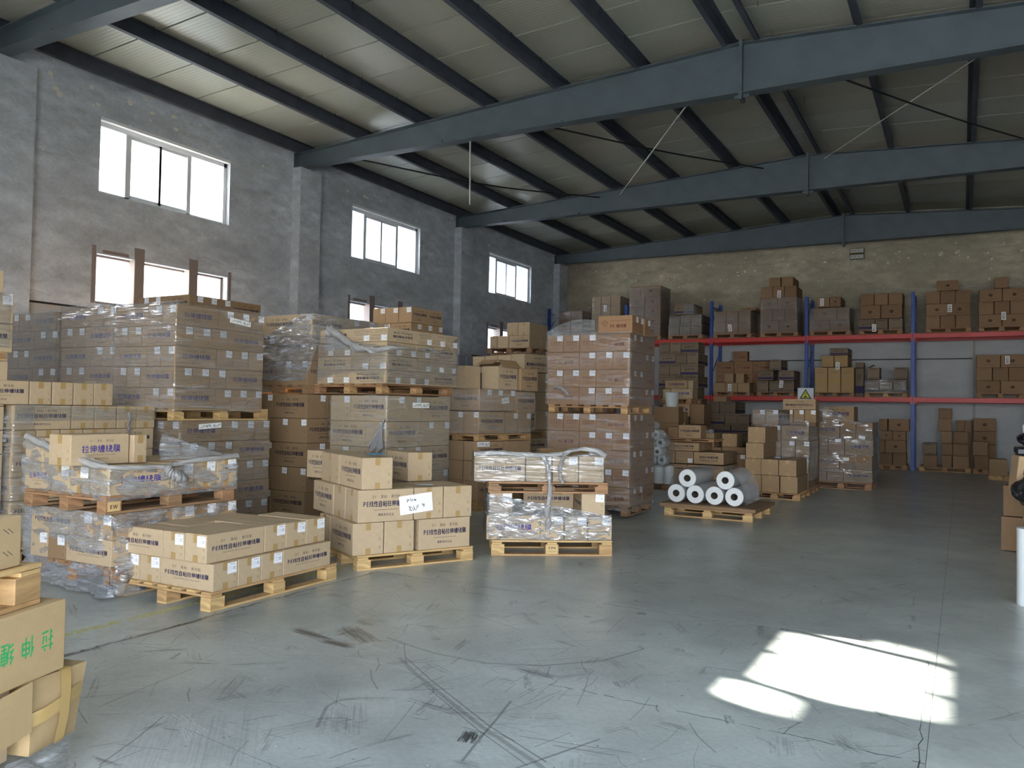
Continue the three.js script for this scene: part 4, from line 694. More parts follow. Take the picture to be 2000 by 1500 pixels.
  filmSheet('f5', 'inner fold of the crumpled film shroud', ring.map(([x, z]) => [x - 0.03, z - 0.03]).slice(0, 7), (s) => 0.05 + 0.2 * s, (s) => 0.5 + 0.05 * Math.sin(s * 20), { side: -1, amp: 0.04, seed: 27, nv: 50, step: 0.02, slant: 6, mat: M.filmCrumple, flare: (s, v) => 0.03 * Math.sin(v * 3.1) + 0.05 * (fbm(s * 18, v * 7, 3) - 0.5) });
}
// S: the tan stack behind it at the far left
{
  const gS = 'cartons of the tan stack at far left', nm = 'tan stack at far left', P = [-7.3, -4.17], F = frame(P, 90), right = F.b.clone().negate();
  const put = (label, u0, u1, v0, v1, y, h, dir, o = {}) => { const [x, z] = F.at((u0 + u1) / 2, (v0 + v1) / 2), al = Math.abs(dir.dot(F.a)) > 0.5; return carton(label + ' of ' + nm, gS, x, y, z, heading(dir), { l: (al ? u1 - u0 : v1 - v0) - 0.004, w: (al ? v1 - v0 : u1 - u0) - 0.004, h: h - 0.003, print: 'adhesiveFull', tone: 0, tape: true, ...o }); };
  put('printed carton at left of top row', -0.4, 0.145, 0, 0.22, 1.405, 0.212, F.a); [0.15, 0.36, 0.565, 0.77].forEach((u, i) => put(`end-on carton, ${ORD[i]} right of print, top row`, u, u + 0.2, 0, 0.5, 1.405, 0.212, right));
  put('printed carton at left of second row', 0, 0.545, 0, 0.23, 1.18, 0.222, F.a); [0.55, 0.785, 1.02, 1.24].forEach((u, i) => put(`end-on carton, ${ORD[i]} right of print, second row`, u, u + (i < 3 ? 0.23 : 0.21) - (i === 2 ? 0.012 : 0), 0, 0.54, 1.18, 0.222, right));
  for (let k = 0; k < 5; k++) {
    const y = 0.135 + k * 0.209, row = `${ORD[4 - k + 2]} row`;
    if (k % 2 === 0) { [0, 0.225, 0.45, 0.675].forEach((u, i) => put(`end-on carton, ${ORD[i]} from left, ${row}`, u, u + 0.22, 0, 0.54, y, 0.209, right)); put(`printed carton at right of ${row}`, 0.9, 1.44, 0, 0.22, y, 0.209, F.a); } else { put(`printed carton at left of ${row}`, 0, 0.54, 0, 0.22, y, 0.209, F.a); [0.545, 0.77, 0.995, 1.22].forEach((u, i) => put(`end-on carton, ${ORD[i + 1]} from left, ${row}`, u, u + 0.22, 0, 0.54, y, 0.209, right)); }
    put(`printed carton round the corner, ${row}`, 0, 0.22, 0.545, 1.08, y, 0.209, F.b.clone().negate());
  }
  put('carton round the corner, second row', 0, 0.5, 0.235, 0.5, 1.18, 0.222, F.a.clone().negate()); put('far carton round the corner, second row', 0, 0.5, 0.505, 0.77, 1.18, 0.222, F.a.clone().negate());
  pallet('wooden pallet under tan stack at far left', ...(([x, z]) => [x, 0, z])(F.at(0.7, 0.5)), F.t, 1.4, 1.0, { wood: 1 });
  filmSheet('f', 'clear film around the left corner of the tan stack', [[-0.014, 0.9], [-0.014, 0.4], [-0.014, 0.03], [0.02, -0.014], [0.1, -0.014], [0.2, -0.012]].map(([u, v]) => F.at(u, v)), () => 0.14, () => 1.39, { side: -1, amp: 0.012, seed: 31, nv: 60 });
  filmSheet('f2', 'band of clear film across second row of the tan stack', [[0.02, -0.014], [0.5, -0.014], [1.0, -0.014], [1.455, -0.014]].map(([u, v]) => F.at(u, v)), (s) => 1.26 - 0.0 * s, (s) => 1.405 - 0.04 * s, { side: -1, amp: 0.008, seed: 33, nv: 16 });
  filmRope('small knot of film on the second row of the tan stack', [[-7.28, 1.34, -5.3], [-7.275, 1.27, -5.31], [-7.28, 1.2, -5.3], [-7.275, 1.13, -5.32]], 0.014, { seed: 4 });
  // wrapped load on the left edge of the picture
  const g0 = 'cartons of the load cut by the left edge', n0 = 'load cut by left picture edge', F0 = frame([-7.33, -2.95], 90);
  const p0 = (label, u0, u1, v1, y, h, o = {}) => { const [x, z] = F0.at((u0 + u1) / 2, v1 / 2); carton(label + ' of ' + n0, g0, x, y, z, heading(F0.b.clone().negate()) + (o.L ? Math.PI / 2 : 0), { l: (o.L ? u1 - u0 : v1) - 0.004, w: (o.L ? v1 : u1 - u0) - 0.004, h: h - 0.003, print: 'adhesiveFull', tone: 0, sticker: o.L ? 0 : 1, exact: true, ...o }); };
  p0('highest carton', 0.6, 1.13, 0.25, 2.37, 0.2, { L: true, print: 'plain' }); p0('upper carton with sticker', 0.98, 1.22, 0.54, 2.115, 0.25); p0('lower printed carton', 0.68, 1.22, 0.25, 1.86, 0.25, { L: true }); p0('upper inner carton', 0.72, 0.976, 0.54, 2.115, 0.25); p0('bare carton below the pallet', 0.9, 1.19, 0.3, 1.6, 0.18, { L: true, print: 'plain' }); 
  pallet('pallet end at left edge above the tan stack', -7.83, 1.785, -3.55, Math.PI / 2, 1.16, 0.98, { wood: 1, h: 0.075 });
  filmSheet('f3', 'clear film around the load cut by left picture edge', [[0.5, -0.014], [0.9, -0.014], [1.19, -0.014], [1.235, 0.03], [1.235, 0.5]].map(([u, v]) => F0.at(u, v)), () => 1.9, () => 2.38, { side: -1, amp: 0.008, seed: 36, nv: 26 });
  for (let k = 0; k < 7; k++) p0(`carton ${ORD[k]} up from floor in the column`, 0.65, 1.17, 0.3, 0.14 + k * 0.208, 0.206, { L: true });
}
// T: the tall wrapped stack below the first window and its neighbours
const blueBox = { l: 0.535, w: 0.225, nE: 3, nF: 2, print: 'blue' };
pinwheel({ ...blueBox, name: 'tall wrapped stack by first window', group: 'cartons of the tall wrapped stack', at: [-7.08, -5.67], th: 90, y: 1.383, layers: 'QPQPQ', h: 0.2165, film: [-0.03, 1.11], seed: 2, ph: 0.125, wood: 0, pw: 1.3, pd: 0.98, pu: 0.05, filmO: { amp: 0.009 }, tone: 1 });
pinwheel({ ...blueBox, name: 'load beneath tall wrapped stack', group: 'cartons beneath the tall wrapped stack', at: [-7.08, -5.75], th: 90, y: 0.135, layers: 'QPQPQ', h: 0.2245, film: [-0.01, 1.12], seed: 5, tone: 1, pw: 1.3, l: 0.56, w: 0.235 });
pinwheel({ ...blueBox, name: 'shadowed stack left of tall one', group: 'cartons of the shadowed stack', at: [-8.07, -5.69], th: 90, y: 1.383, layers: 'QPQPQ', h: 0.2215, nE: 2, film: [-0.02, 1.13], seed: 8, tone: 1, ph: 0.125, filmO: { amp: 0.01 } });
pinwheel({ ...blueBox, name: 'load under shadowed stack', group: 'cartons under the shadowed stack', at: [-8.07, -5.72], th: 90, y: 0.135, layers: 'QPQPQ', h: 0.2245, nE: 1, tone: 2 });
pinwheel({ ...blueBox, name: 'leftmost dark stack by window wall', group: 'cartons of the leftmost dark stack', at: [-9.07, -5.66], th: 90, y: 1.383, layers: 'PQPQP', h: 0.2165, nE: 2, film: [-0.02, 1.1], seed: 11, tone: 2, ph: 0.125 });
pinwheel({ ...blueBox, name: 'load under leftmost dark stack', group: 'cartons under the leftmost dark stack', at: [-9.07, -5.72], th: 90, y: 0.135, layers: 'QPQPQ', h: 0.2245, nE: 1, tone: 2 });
pinwheel({ ...blueBox, name: 'row topping the stack by window', group: 'cartons topping the stack behind', at: [-8.56, -7.04], th: 90.5, y: 2.622, layers: 'P', h: 0.195, tone: 2, pallet: false, print: 'adhesive' });
pinwheel({ ...blueBox, name: 'hidden stack behind the tall one', group: 'cartons of the hidden stack', at: [-8.56, -7.04], th: 90.5, y: 0.135, layers: 'PQPQPQPQPQPQ', h: 0.207, tone: 2, print: 'adhesive' });
{ // handwritten tape on the tall stack
  for (const [label, x, y, z, rz] of [['pale handwritten strip near the top of the tall wrapped stack', -7.055, 2.35, -6.5, -0.1], ['pale handwritten strip on the load beneath the tall stack', -7.055, 1.2, -6.12, 0.06]]) { const n = mesh('paper_note', box(0.3, 0.055, 0.001), M.noteTape, scene, [x, y, z]); n.geometry = new THREE.BoxGeometry(0.3, 0.055, 0.001); n.rotation.set(0, Math.PI / 2, rz, 'YXZ'); tag(n, label, 'note'); }
}
// M: stacks in the middle of the wall
pinwheel({ name: 'stack with slanting film', group: 'cartons of the stack with slanting film', at: [-7.08, -7.62], th: 87, y: 1.685, layers: 'QP', l: 0.59, w: 0.289, h: 0.31, nE: 3, nF: 2, print: 'adhesiveFull', wood: 3, ph: 0.107, tone: 2 });
pinwheel({ name: 'top row under slanting film', group: 'cartons of the stack with slanting film', at: [-7.01, -7.6], th: 87, y: 2.306, layers: 'Q', l: 0.567, w: 0.294, h: 0.267, nE: 3, nF: 1, print: 'adhesiveFull', pallet: false, tone: 0, layerName: () => 'only layer' });
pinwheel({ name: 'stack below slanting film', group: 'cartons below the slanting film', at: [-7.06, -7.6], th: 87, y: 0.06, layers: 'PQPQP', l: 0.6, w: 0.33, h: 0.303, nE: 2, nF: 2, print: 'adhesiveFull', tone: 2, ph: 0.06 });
{ const F = frame([-7.01, -7.6], 87); filmSheet('f', 'stretched film slanting from the top carton down to the left', [[-0.03, 1.18], [-0.03, 0.64], [-0.03, 0.1], [0.0, -0.02], [0.25, -0.02], [0.6, -0.016], [1.2, -0.014]].map(([u, v]) => F.at(u, v)), (s) => 1.74 + (s > 0.45 ? 0.56 * clamp((s - 0.45) * 9) : 0), (s) => 2.16 + 0.41 * clamp(s / 0.42), { side: -1, amp: 0.016, seed: 41, nv: 40, slant: 4, mat: M.filmCrumple }); }
const thin = { l: 0.575, w: 0.274, h: 0.1665, nE: 3, nF: 2, print: 'stretch' }, T2 = [-5.91, -7.665], up = (y) => 1.46 + (y - 1.46) * 1.075;
pinwheel({ ...thin, name: 'load of thin stretch-film cartons', group: 'thin stretch film cartons', at: T2, th: 86.5, y: up(1.69), layers: 'PQPQ', wood: 1, ph: 0.122, pv: 0.06, tone: 0, sticker: 1, low: true, flipL: 0.2 });
{ const F = frame(T2, 86.5), k = 1.075;
  filmSheet('f', 'loose film bunched over the thin stretch-film cartons', [[-0.02, 1.14], [-0.03, 0.8], [-0.03, 0.43], [-0.02, 0.04], [0.02, -0.02], [0.43, -0.016], [0.97, -0.016], [1.41, -0.014]].map(([u, v]) => F.at(u, v)), (s) => up(1.7 + 0.12 * Math.sin(clamp(s / 0.4) * 3.1)), (s) => up(s < 0.4 ? 2.26 - 0.15 * (s / 0.4) : s < 0.85 ? 2.11 : 2.11 + 0.2 * ((s - 0.85) / 0.15)), { side: -1, amp: 0.016, seed: 44, nv: 44, slant: 5, mat: M.film });
  const at = (u, v, y) => { const [x, z] = F.at(u * k, v * k); return [x, up(y), z]; };
  filmRope('gathered bunch of film across the thin cartons', [at(-0.03, 0.85, 2.3), at(-0.05, 0.7, 2.25), at(-0.05, 0.5, 2.14), at(-0.05, 0.35, 2.08), at(-0.04, 0.15, 2.06), at(0.0, -0.03, 2.08), at(0.3, -0.03, 2.1)], [0.06, 0.016], { seed: 13, n: 110 });
  filmSheet('f', 'fan of creased film above the gathered bunch', [at(-0.035, 0.9, 0), at(-0.045, 0.6, 0), at(-0.05, 0.3, 0)].map(([x, , z]) => [x, z]), (s) => up(2.06 + 0.05 * s), (s) => up(2.34 - 0.24 * s), { side: -1, amp: 0.02, seed: 49, slant: 8, mat: M.filmCrumple });
  filmRope('white knotted film strip high on the thin cartons', [at(0.62, -0.03, 2.1), at(0.72, -0.04, 2.12), at(0.8, -0.04, 2.09), at(0.92, -0.03, 2.09)], 0.018, { seed: 14 });
}
pinwheel({ l: 0.575, w: 0.3225, h: 0.303, nE: 2, nF: 1, name: 'load below thin stretch-film cartons', group: 'cartons below the thin stretch film cartons', at: [-5.83, -7.59], th: 86.5, y: 0.053, layers: 'PQPQP', print: 'adhesiveFull', tone: 0, film: [-0.01, 1.52], seed: 47, filmO: { mat: M.filmClear, amp: 0.009 }, pw: 1.25, pd: 1.0, ph: 0.053 });
{ const F = frame([-5.83, -7.59], 86.5), k = 1.075, at = (u, v, y) => { const [x, z] = F.at(u * k, v * k); return [x, up(y), z]; };
  const strands = Array.from({ length: 9 }, (_, i) => filmRope(null, [at(-0.03 + i * 0.002, 0.01, 1.3), at(-0.05, 0.02 + i * 0.006, 1.2), at(-0.06 - 0.004 * (i % 3), 0.01 + i * 0.014, 1.1), at(-0.08, -0.02 + i * 0.026, 1.0 - 0.02 * (i % 4))], [0.006, 0.013], { seed: 20 + i, twist: 30, n: 40 }));
  tag(mesh('film_tassel', merge(strands), M.filmTwist), 'silvery tassel of torn film hanging behind the blue mask', 'plastic film');
  const n = mesh('paper_note', new THREE.BoxGeometry(0.32, 0.065, 0.001), M.noteTape, scene, at(0.55, -0.026, 1.46)); n.rotation.set(0, F.t, 0, 'YXZ'); tag(n, 'white handwritten strip below the thin stretch-film cartons', 'note');
}
// M3: cartons topping the stack farther back
{
  const g3 = 'cartons on the stack behind the thin ones', nm = 'stack behind thin cartons', F = frame([-7.33, -10.1], 87), right = F.b.clone().negate(), left = F.a.clone().negate();
  const put = (label, u0, u1, v0, v1, y, h, dir, o = {}) => { const [x, z] = F.at((u0 + u1) / 2, (v0 + v1) / 2), al = Math.abs(dir.dot(F.a)) > 0.5; return carton(label + ' of ' + nm, g3, x, y, z, heading(dir), { l: (al ? u1 - u0 : v1 - v0) - 0.004, w: (al ? v1 - v0 : u1 - u0) - 0.004, h: h - 0.003, print: 'adhesiveFull', tone: 1, sticker: 1, tape: true, ...o }); };
  [0, 0.26, 0.52].forEach((v, i) => put(`${['right', 'middle', 'left'][i]} end-on carton, top row`, 0, 0.4, v, v + 0.255, 2.72, 0.245, left)); put('dark printed side carton, top row', 0.41, 0.78, 0, 0.25, 2.72, 0.24, F.a);
  put('printed carton, second row', 0, 0.26, 0, 0.41, 2.47, 0.25, F.b.clone().negate()); put('end-on carton at left, second row', 0, 0.4, 0.415, 0.66, 2.47, 0.25, left); [0.27, 0.54].forEach((u, i) => put(`${['nearer', 'farther'][i]} dark end-on carton, second row`, u, u + 0.26, 0, 0.4, 2.47, 0.25, right));
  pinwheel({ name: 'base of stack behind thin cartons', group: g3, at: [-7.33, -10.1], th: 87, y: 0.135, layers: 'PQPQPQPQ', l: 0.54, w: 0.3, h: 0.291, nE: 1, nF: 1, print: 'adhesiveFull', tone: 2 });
}
// N: the stack that carries the open carton
{
  const gN = 'cartons of the stack with the open carton', nm = 'stack carrying the open carton', P = [-5.92, -9.8], F = frame(P, 78), right = F.b.clone().negate(), left = F.a.clone().negate();
  const put = (label, u0, u1, v0, v1, y, h, dir, o = {}) => { const [x, z] = F.at((u0 + u1) / 2, (v0 + v1) / 2), al = Math.abs(dir.dot(F.a)) > 0.5; return carton(label + ' of ' + nm, gN, x, y, z, heading(dir), { l: (al ? u1 - u0 : v1 - v0) - 0.004, w: (al ? v1 - v0 : u1 - u0) - 0.004, h: h - 0.003, print: 'adhesiveFull', tone: 1, exact: true, ...o }); };
  put('corner carton, upper layer', 0, 0.27, 0, 0.55, 1.4, 0.31, right, { sticker: 1 }); put('end-on carton, second on right, upper layer', 0.275, 0.51, 0, 0.55, 1.4, 0.31, right, { sticker: 1 }); put('end-on carton, third on right, upper layer', 0.515, 0.78, 0, 0.55, 1.4, 0.31, right, { sticker: 1 }); put('printed carton at right, upper layer', 0.785, 1.22, -0.02, 0.3, 1.38, 0.31, F.a, {}); 
  put('end-on corner carton, lower layer', 0, 0.55, 0, 0.3, 1.08, 0.31, left, { sticker: 1 }); put('end-on carton at left, lower layer', 0, 0.5, 0.305, 0.6, 1.08, 0.31, left, { sticker: 1 }); put('end-on carton, second on right, lower layer', 0.56, 0.85, 0, 0.5, 1.08, 0.3, right, { sticker: 2 }); put('end-on carton, third on right, lower layer', 0.855, 1.15, 0, 0.5, 1.08, 0.3, right, { sticker: 2 });
  pallet('dark-gapped pallet within stack carrying the open carton', ...(([x, z]) => [x, 0.975, z])(F.at(0.55, 0.45)), F.t, 1.15, 0.95, { wood: 1, h: 0.1 });
  for (let k = 0; k < 3; k++) { const y = 0.13 + k * 0.28, row = `${ORD[k]} row up from floor`; put(`left end-on carton, ${row}`, 0, 0.5, 0.3, 0.58, y, 0.28, left); put(`corner carton, ${row}`, 0, 0.55, 0, 0.29, y, 0.28, left); put(`middle end-on carton, ${row}`, 0.56, 0.85, 0, 0.5, y, 0.28, right); put(`right end-on carton, ${row}`, 0.855, 1.15, 0, 0.5, y, 0.28, right); }
  pallet('floor pallet of stack carrying the open carton', ...(([x, z]) => [x, 0, z])(F.at(0.55, 0.45)), F.t, 1.15, 0.95, { wood: 1, h: 0.13 });
  // the open carton and its neighbours
  const oc = put('open-topped printed carton', 0.42, 0.86, 0.03, 0.36, 1.713, 0.34, left, { tone: 0 });
  for (const [w, d, x, z, rx, rz] of [[0.4, 0.16, 0.0, 0.2, 0.55, 0], [0.4, 0.16, 0, -0.2, -0.75, 0], [0.14, 0.3, 0.27, 0, 0, -0.5]]) { const f = mesh('open_flap', box(w, 0.004, d), kraft.plain[1], oc, [x, 0.375 + (rz ? 0.02 : 0), z * 0.95]); f.rotation.set(rx, 0, rz); }
  put('plain tan carton left of the open one', 0.0, 0.3, 0.26, 0.56, 1.713, 0.33, left, { print: 'plain', tone: 0 }); put('plain carton behind, left of the open one', 0.05, 0.35, 0.6, 0.88, 1.4, 0.62, left, { print: 'plain', tone: 0 });
  put('printed carton wrapped in film right of the open one', 0.9, 1.3, 0.0, 0.3, 1.7, 0.34, F.a, {});
  const at = (u, v, y) => { const [x, z] = F.at(u, v); return [x, y, z]; };
  const n = mesh('paper_note', new THREE.BoxGeometry(0.16, 0.08, 0.001), M.noteTape, scene, at(0.55, -0.006, 1.55)); n.rotation.set(0, F.t, 0.12, 'YXZ'); tag(n, 'crooked handwritten label on stack carrying the open carton', 'note');
  const n2 = mesh('paper_note', new THREE.BoxGeometry(0.26, 0.07, 0.001), M.noteTape, scene, at(0.1, -0.006, 0.93)); n2.rotation.set(0, F.t, 0, 'YXZ'); tag(n2, 'handwritten label below the dark-gapped pallet', 'note');
  filmSheet('f', 'clear film on upper layer of stack carrying the open carton', [[-0.014, 0.6], [-0.014, 0.3], [-0.014, 0.03], [0.02, -0.016], [0.5, -0.016], [1.22, -0.036]].map(([u, v]) => F.at(u, v)), () => 1.07, (s) => 1.72, { side: -1, amp: 0.01, seed: 51, nv: 40, mat: M.filmClear });
}
// N2: pale cartons behind with a small load on the highest pallet
{
  const g2 = 'pale cartons behind the open carton', nm = 'pale load behind the open carton', F = frame([-6.33, -11.9], 72), right = F.b.clone().negate(), left = F.a.clone().negate();
  const put = (label, u0, u1, v0, v1, y, h, dir, o = {}) => { const [x, z] = F.at((u0 + u1) / 2, (v0 + v1) / 2), al = Math.abs(dir.dot(F.a)) > 0.5; return carton(label + ' of ' + nm, g2, x, y, z, heading(dir), { l: (al ? u1 - u0 : v1 - v0) - 0.004, w: (al ? v1 - v0 : u1 - u0) - 0.004, h: h - 0.003, print: 'adhesiveFull', tone: 0, exact: true, ...o }); };
  put('upside-down printed carton', 0, 0.61, 0, 0.33, 2.05, 0.3, F.a, { flip: true }); [0.34, 0.67, 1.0].forEach((v, i) => put(`plain end-on carton, ${ORD[i]} from right`, 0, 0.5, v, v + 0.32, 2.05, 0.29, left, { print: 'plain' }));
  for (let k = 0; k < 3; k++) { const y = 1.09 + k * 0.315; put(`end carton, ${ORD[k]} row up, right column`, 0.0, 0.5, 0, 0.33, y, 0.315, left, { sticker: 1 }); put(`printed carton, ${ORD[k]} row up, right column`, 0.26, 0.6, -0.03, 0.0 + 0.3, y, 0.312, right, { sticker: 1, l: 0.3 }); }
  put('carton at left end, row below the plain ones', 0, 0.5, 0.34, 0.68, 1.73, 0.31, left, { print: 'plain' });
  pallet('pallet half-hidden under pale load behind open carton', ...(([x, z]) => [x, 0.96, z])(F.at(0.55, 0.5)), F.t, 1.15, 0.95, { wood: 1, h: 0.12 });
  for (let k = 0; k < 3; k++) put(`carton ${ORD[k]} up from floor, base`, 0, 0.55, 0, 0.33, 0.13 + k * 0.275, 0.275, left, { sticker: 1 });
  const gt = 'cartons on the highest pallet', z0 = -15.4, x1 = -8.08;
  facing('small load on highest pallet', gt, z0, [[2.74, 3.0, [[x1 - 0.98, x1 - 0.8, 'E', 'plain'], [x1 - 0.79, x1 - 0.51, 'E', 'plain'], [x1 - 0.5, x1, 'L', 'adhesiveFull']]], [3.0, 3.28, [[x1 - 0.56, x1 - 0.29, 'E', 'plain'], [x1 - 0.28, x1, 'E', 'plain']]]], { tape: true, tone: 0, sideRows: 2, de: 0.44, dl: 0.44 });
  pallet('highest pallet, carrying a small load near the last window', x1 - 0.5, 2.62, z0 - 0.5, 0, 1.1, 1.0, { wood: 2, h: 0.12 });
  for (let k = 0; k < 8; k++) carton(`wide pale carton, ${ORD[k]} up from floor below the highest pallet`, 'pale cartons below the highest pallet', x1 - 0.5, 0.0 + k * 0.3275, z0 - 0.5, 0, { l: 1.0, w: 0.9, h: 0.325, print: 'plain', tone: 1, exact: true });
  // grey cartons standing by the wall
  [[-12.74, 0.5], [-13.3, 0.52]].forEach(([z, w], i) => { for (let k = 0; k < 3; k++) carton(`tall grey carton by window wall, ${['nearer', 'farther'][i]} column, ${['bottom', 'middle', 'top'][k]}`, 'grey cartons by the window wall', -8.6, k * 0.81, z - w / 2, Math.PI / 2, { l: w, w: 0.55, h: 0.808, print: 'bopp', tone: 0, exact: true }).children[0].material = M.grey; });
}
// P: the stack with red print
const redBox = { l: 0.495, w: 0.2475, nE: 2, nF: 3, print: 'red' };
pinwheel({ ...redBox, name: 'red-print stack, upper pallet', group: 'red print cartons on the upper pallet', at: [-3.89, -10.32], th: 90, y: 1.508, layers: 'QPQP', h: 0.243, film: [-0.0, 1.0], seed: 61, wood: 1, ph: 0.115, pw: 0.98, pd: 1.18, tone: 0, filmO: { mat: M.filmClear, amp: 0.006 } });
pinwheel({ ...redBox, name: 'red-print stack, floor pallet', group: 'red print cartons on the floor pallet', at: [-3.89, -10.36], th: 90, y: 0.155, layers: 'PQPQP', h: 0.2475, seed: 63, pw: 0.98, pd: 1.18, tone: 0, film: [-0.06, 1.23], filmO: { mat: M.filmClear, amp: 0.006 }, wood: 3 });
{
  const g = 'cartons topping the red-print stack', put = (label, x, z, w, o = {}) => carton(label + ' on top of the red-print stack', g, x, 2.482, z, o.turn ?? -Math.PI / 2, { l: 0.49, w: 0.245, h: 0.24, print: 'red', tone: 0, exact: true, sticker: 2, ...o });
  put('printed front carton', -4.11, -10.44, 0, { turn: 0 }); put('nearer right carton', -4.13, -10.69, 0, { turn: 0 }); put('farther right carton', -4.12, -10.95, 0, { turn: 0 });
  const s = filmSheet('f', 'film collapsing over the top left of the red-print stack', [[-5.12, -10.3], [-4.8, -10.31], [-4.4, -10.31]], () => 2.47, (x) => 2.53 + 0.16 * Math.sin(x * 2.2), { side: 1, amp: 0.02, seed: 66, mat: M.filmLoose, sway: (a, v) => 0 });
  filmRope('white film tail on the left of the red-print stack', [[-4.99, 1.75, -10.29], [-4.9, 1.74, -10.28], [-4.82, 1.69, -10.28], [-4.78, 1.64, -10.29]], 0.02, { seed: 17 });
}
// E: film rolls on their pallet
{
  const F = frame([-3.616, -11.049], -1.2), [px, pz] = F.at(0.605, 0.5);
  pallet('pallet carrying the clear film rolls', px, 0, pz, yawOf(-1.2), 1.21, 1.1, { wood: 0, h: 0.125 });
  const [cx, cz] = F.at(0.6, 0.48); const sheet = mesh('cardboard_sheet', box(1.32, 0.05, 1.16, 0.01), kraft.plain[2], scene, [cx, 0.127 + 0.025, cz], yawOf(-1.2)); tag(sheet, 'flat cardboard layer between the pallet and the film rolls', 'cardboard');
  const R = 0.127, L = 0.86, prof = [[0.04, -L / 2], [0.04, -L / 2 - 0.012], [0.046, -L / 2 - 0.012], [0.047, -L / 2], [R - 0.006, -L / 2], [R, -L / 2 + 0.006], [R, L / 2 - 0.006], [R - 0.006, L / 2], [0.047, L / 2], [0.046, L / 2 + 0.012], [0.04, L / 2 + 0.012], [0.04, L / 2]];
  const lathe = (a, b) => { const g = new THREE.LatheGeometry(prof.slice(a, b).map((p) => new THREE.Vector2(...p)), 40); g.rotateX(Math.PI / 2); return g; };
  const gSide = lathe(4, 8), gFront = lathe(7, 9), gBack = lathe(3, 5), gCore = (() => { const g = new THREE.CylinderGeometry(0.0445, 0.0445, L + 0.03, 24, 1, true); g.rotateX(Math.PI / 2); const h = new THREE.CylinderGeometry(0.038, 0.038, L + 0.03, 24, 1, true); h.rotateX(Math.PI / 2); return merge([g, h]); })();
  const spots = [[0.134, 0], [0.402, 0], [0.67, 0], [0.94, 0], [0.28, 1], [0.808, 1]], nm = ['leftmost of the four bottom film rolls', 'second from left of the four bottom film rolls', 'third from left of the four bottom film rolls', 'rightmost of the four bottom film rolls', 'left one of the two upper film rolls', 'right one of the two upper film rolls'];
  spots.forEach(([u, up], i) => {
    const [x, z] = F.at(u, 0.06 + L / 2 + (up ? 0.03 : 0)), t = thing('film_roll', nm[i], 'roll', 'clear film rolls on the pallet', [x, 0.178 + R + (up ? 0.213 : 0), z], yawOf(-1.2));
    mesh('film_layers', gSide, M.rollSide, t); mesh('roll_face', gFront, M.rollEnd, t); mesh('roll_face', gBack, M.rollEnd, t); mesh('core', gCore, M.core, t);
  });
  const pro = [[0.0, 0.19], [-0.005, 0.3], [0.02, 0.42], [0.13, 0.6], [0.28, 0.655], [0.5, 0.64], [0.8, 0.655], [0.93, 0.6], [1.04, 0.44], [1.075, 0.3], [1.07, 0.19]], pos = [], uv = [], idx = [], nv = 26, pc = new THREE.CatmullRomCurve3(pro.map(([u, y]) => V(u, y, 0))), nu = 70;
  for (let i = 0; i <= nu; i++) { const p = pc.getPointAt(i / nu); for (let j = 0; j <= nv; j++) { const v = 0.09 + (j / nv) * 0.84, d = 0.012 * (fbm(i * 0.3, j * 0.5, 3) - 0.3), [x, z] = F.at(p.x, v); pos.push(x, p.y + d + 0.004, z); uv.push(i / nu * 1.6, v); } }
  for (let i = 0; i < nu; i++) for (let j = 0; j < nv; j++) { const a = i * (nv + 1) + j, b = a + nv + 1; idx.push(a, b, b + 1, a, b + 1, a + 1); }
  const g = new THREE.BufferGeometry(); g.setAttribute('position', new THREE.Float32BufferAttribute(pos, 3)); g.setAttribute('uv', new THREE.Float32BufferAttribute(uv, 2)); g.setIndex(idx); g.computeVertexNormals(); tag(mesh('stretch_film', g, M.filmLoose), 'clear film pulled over the pile of film rolls', 'plastic film');
}
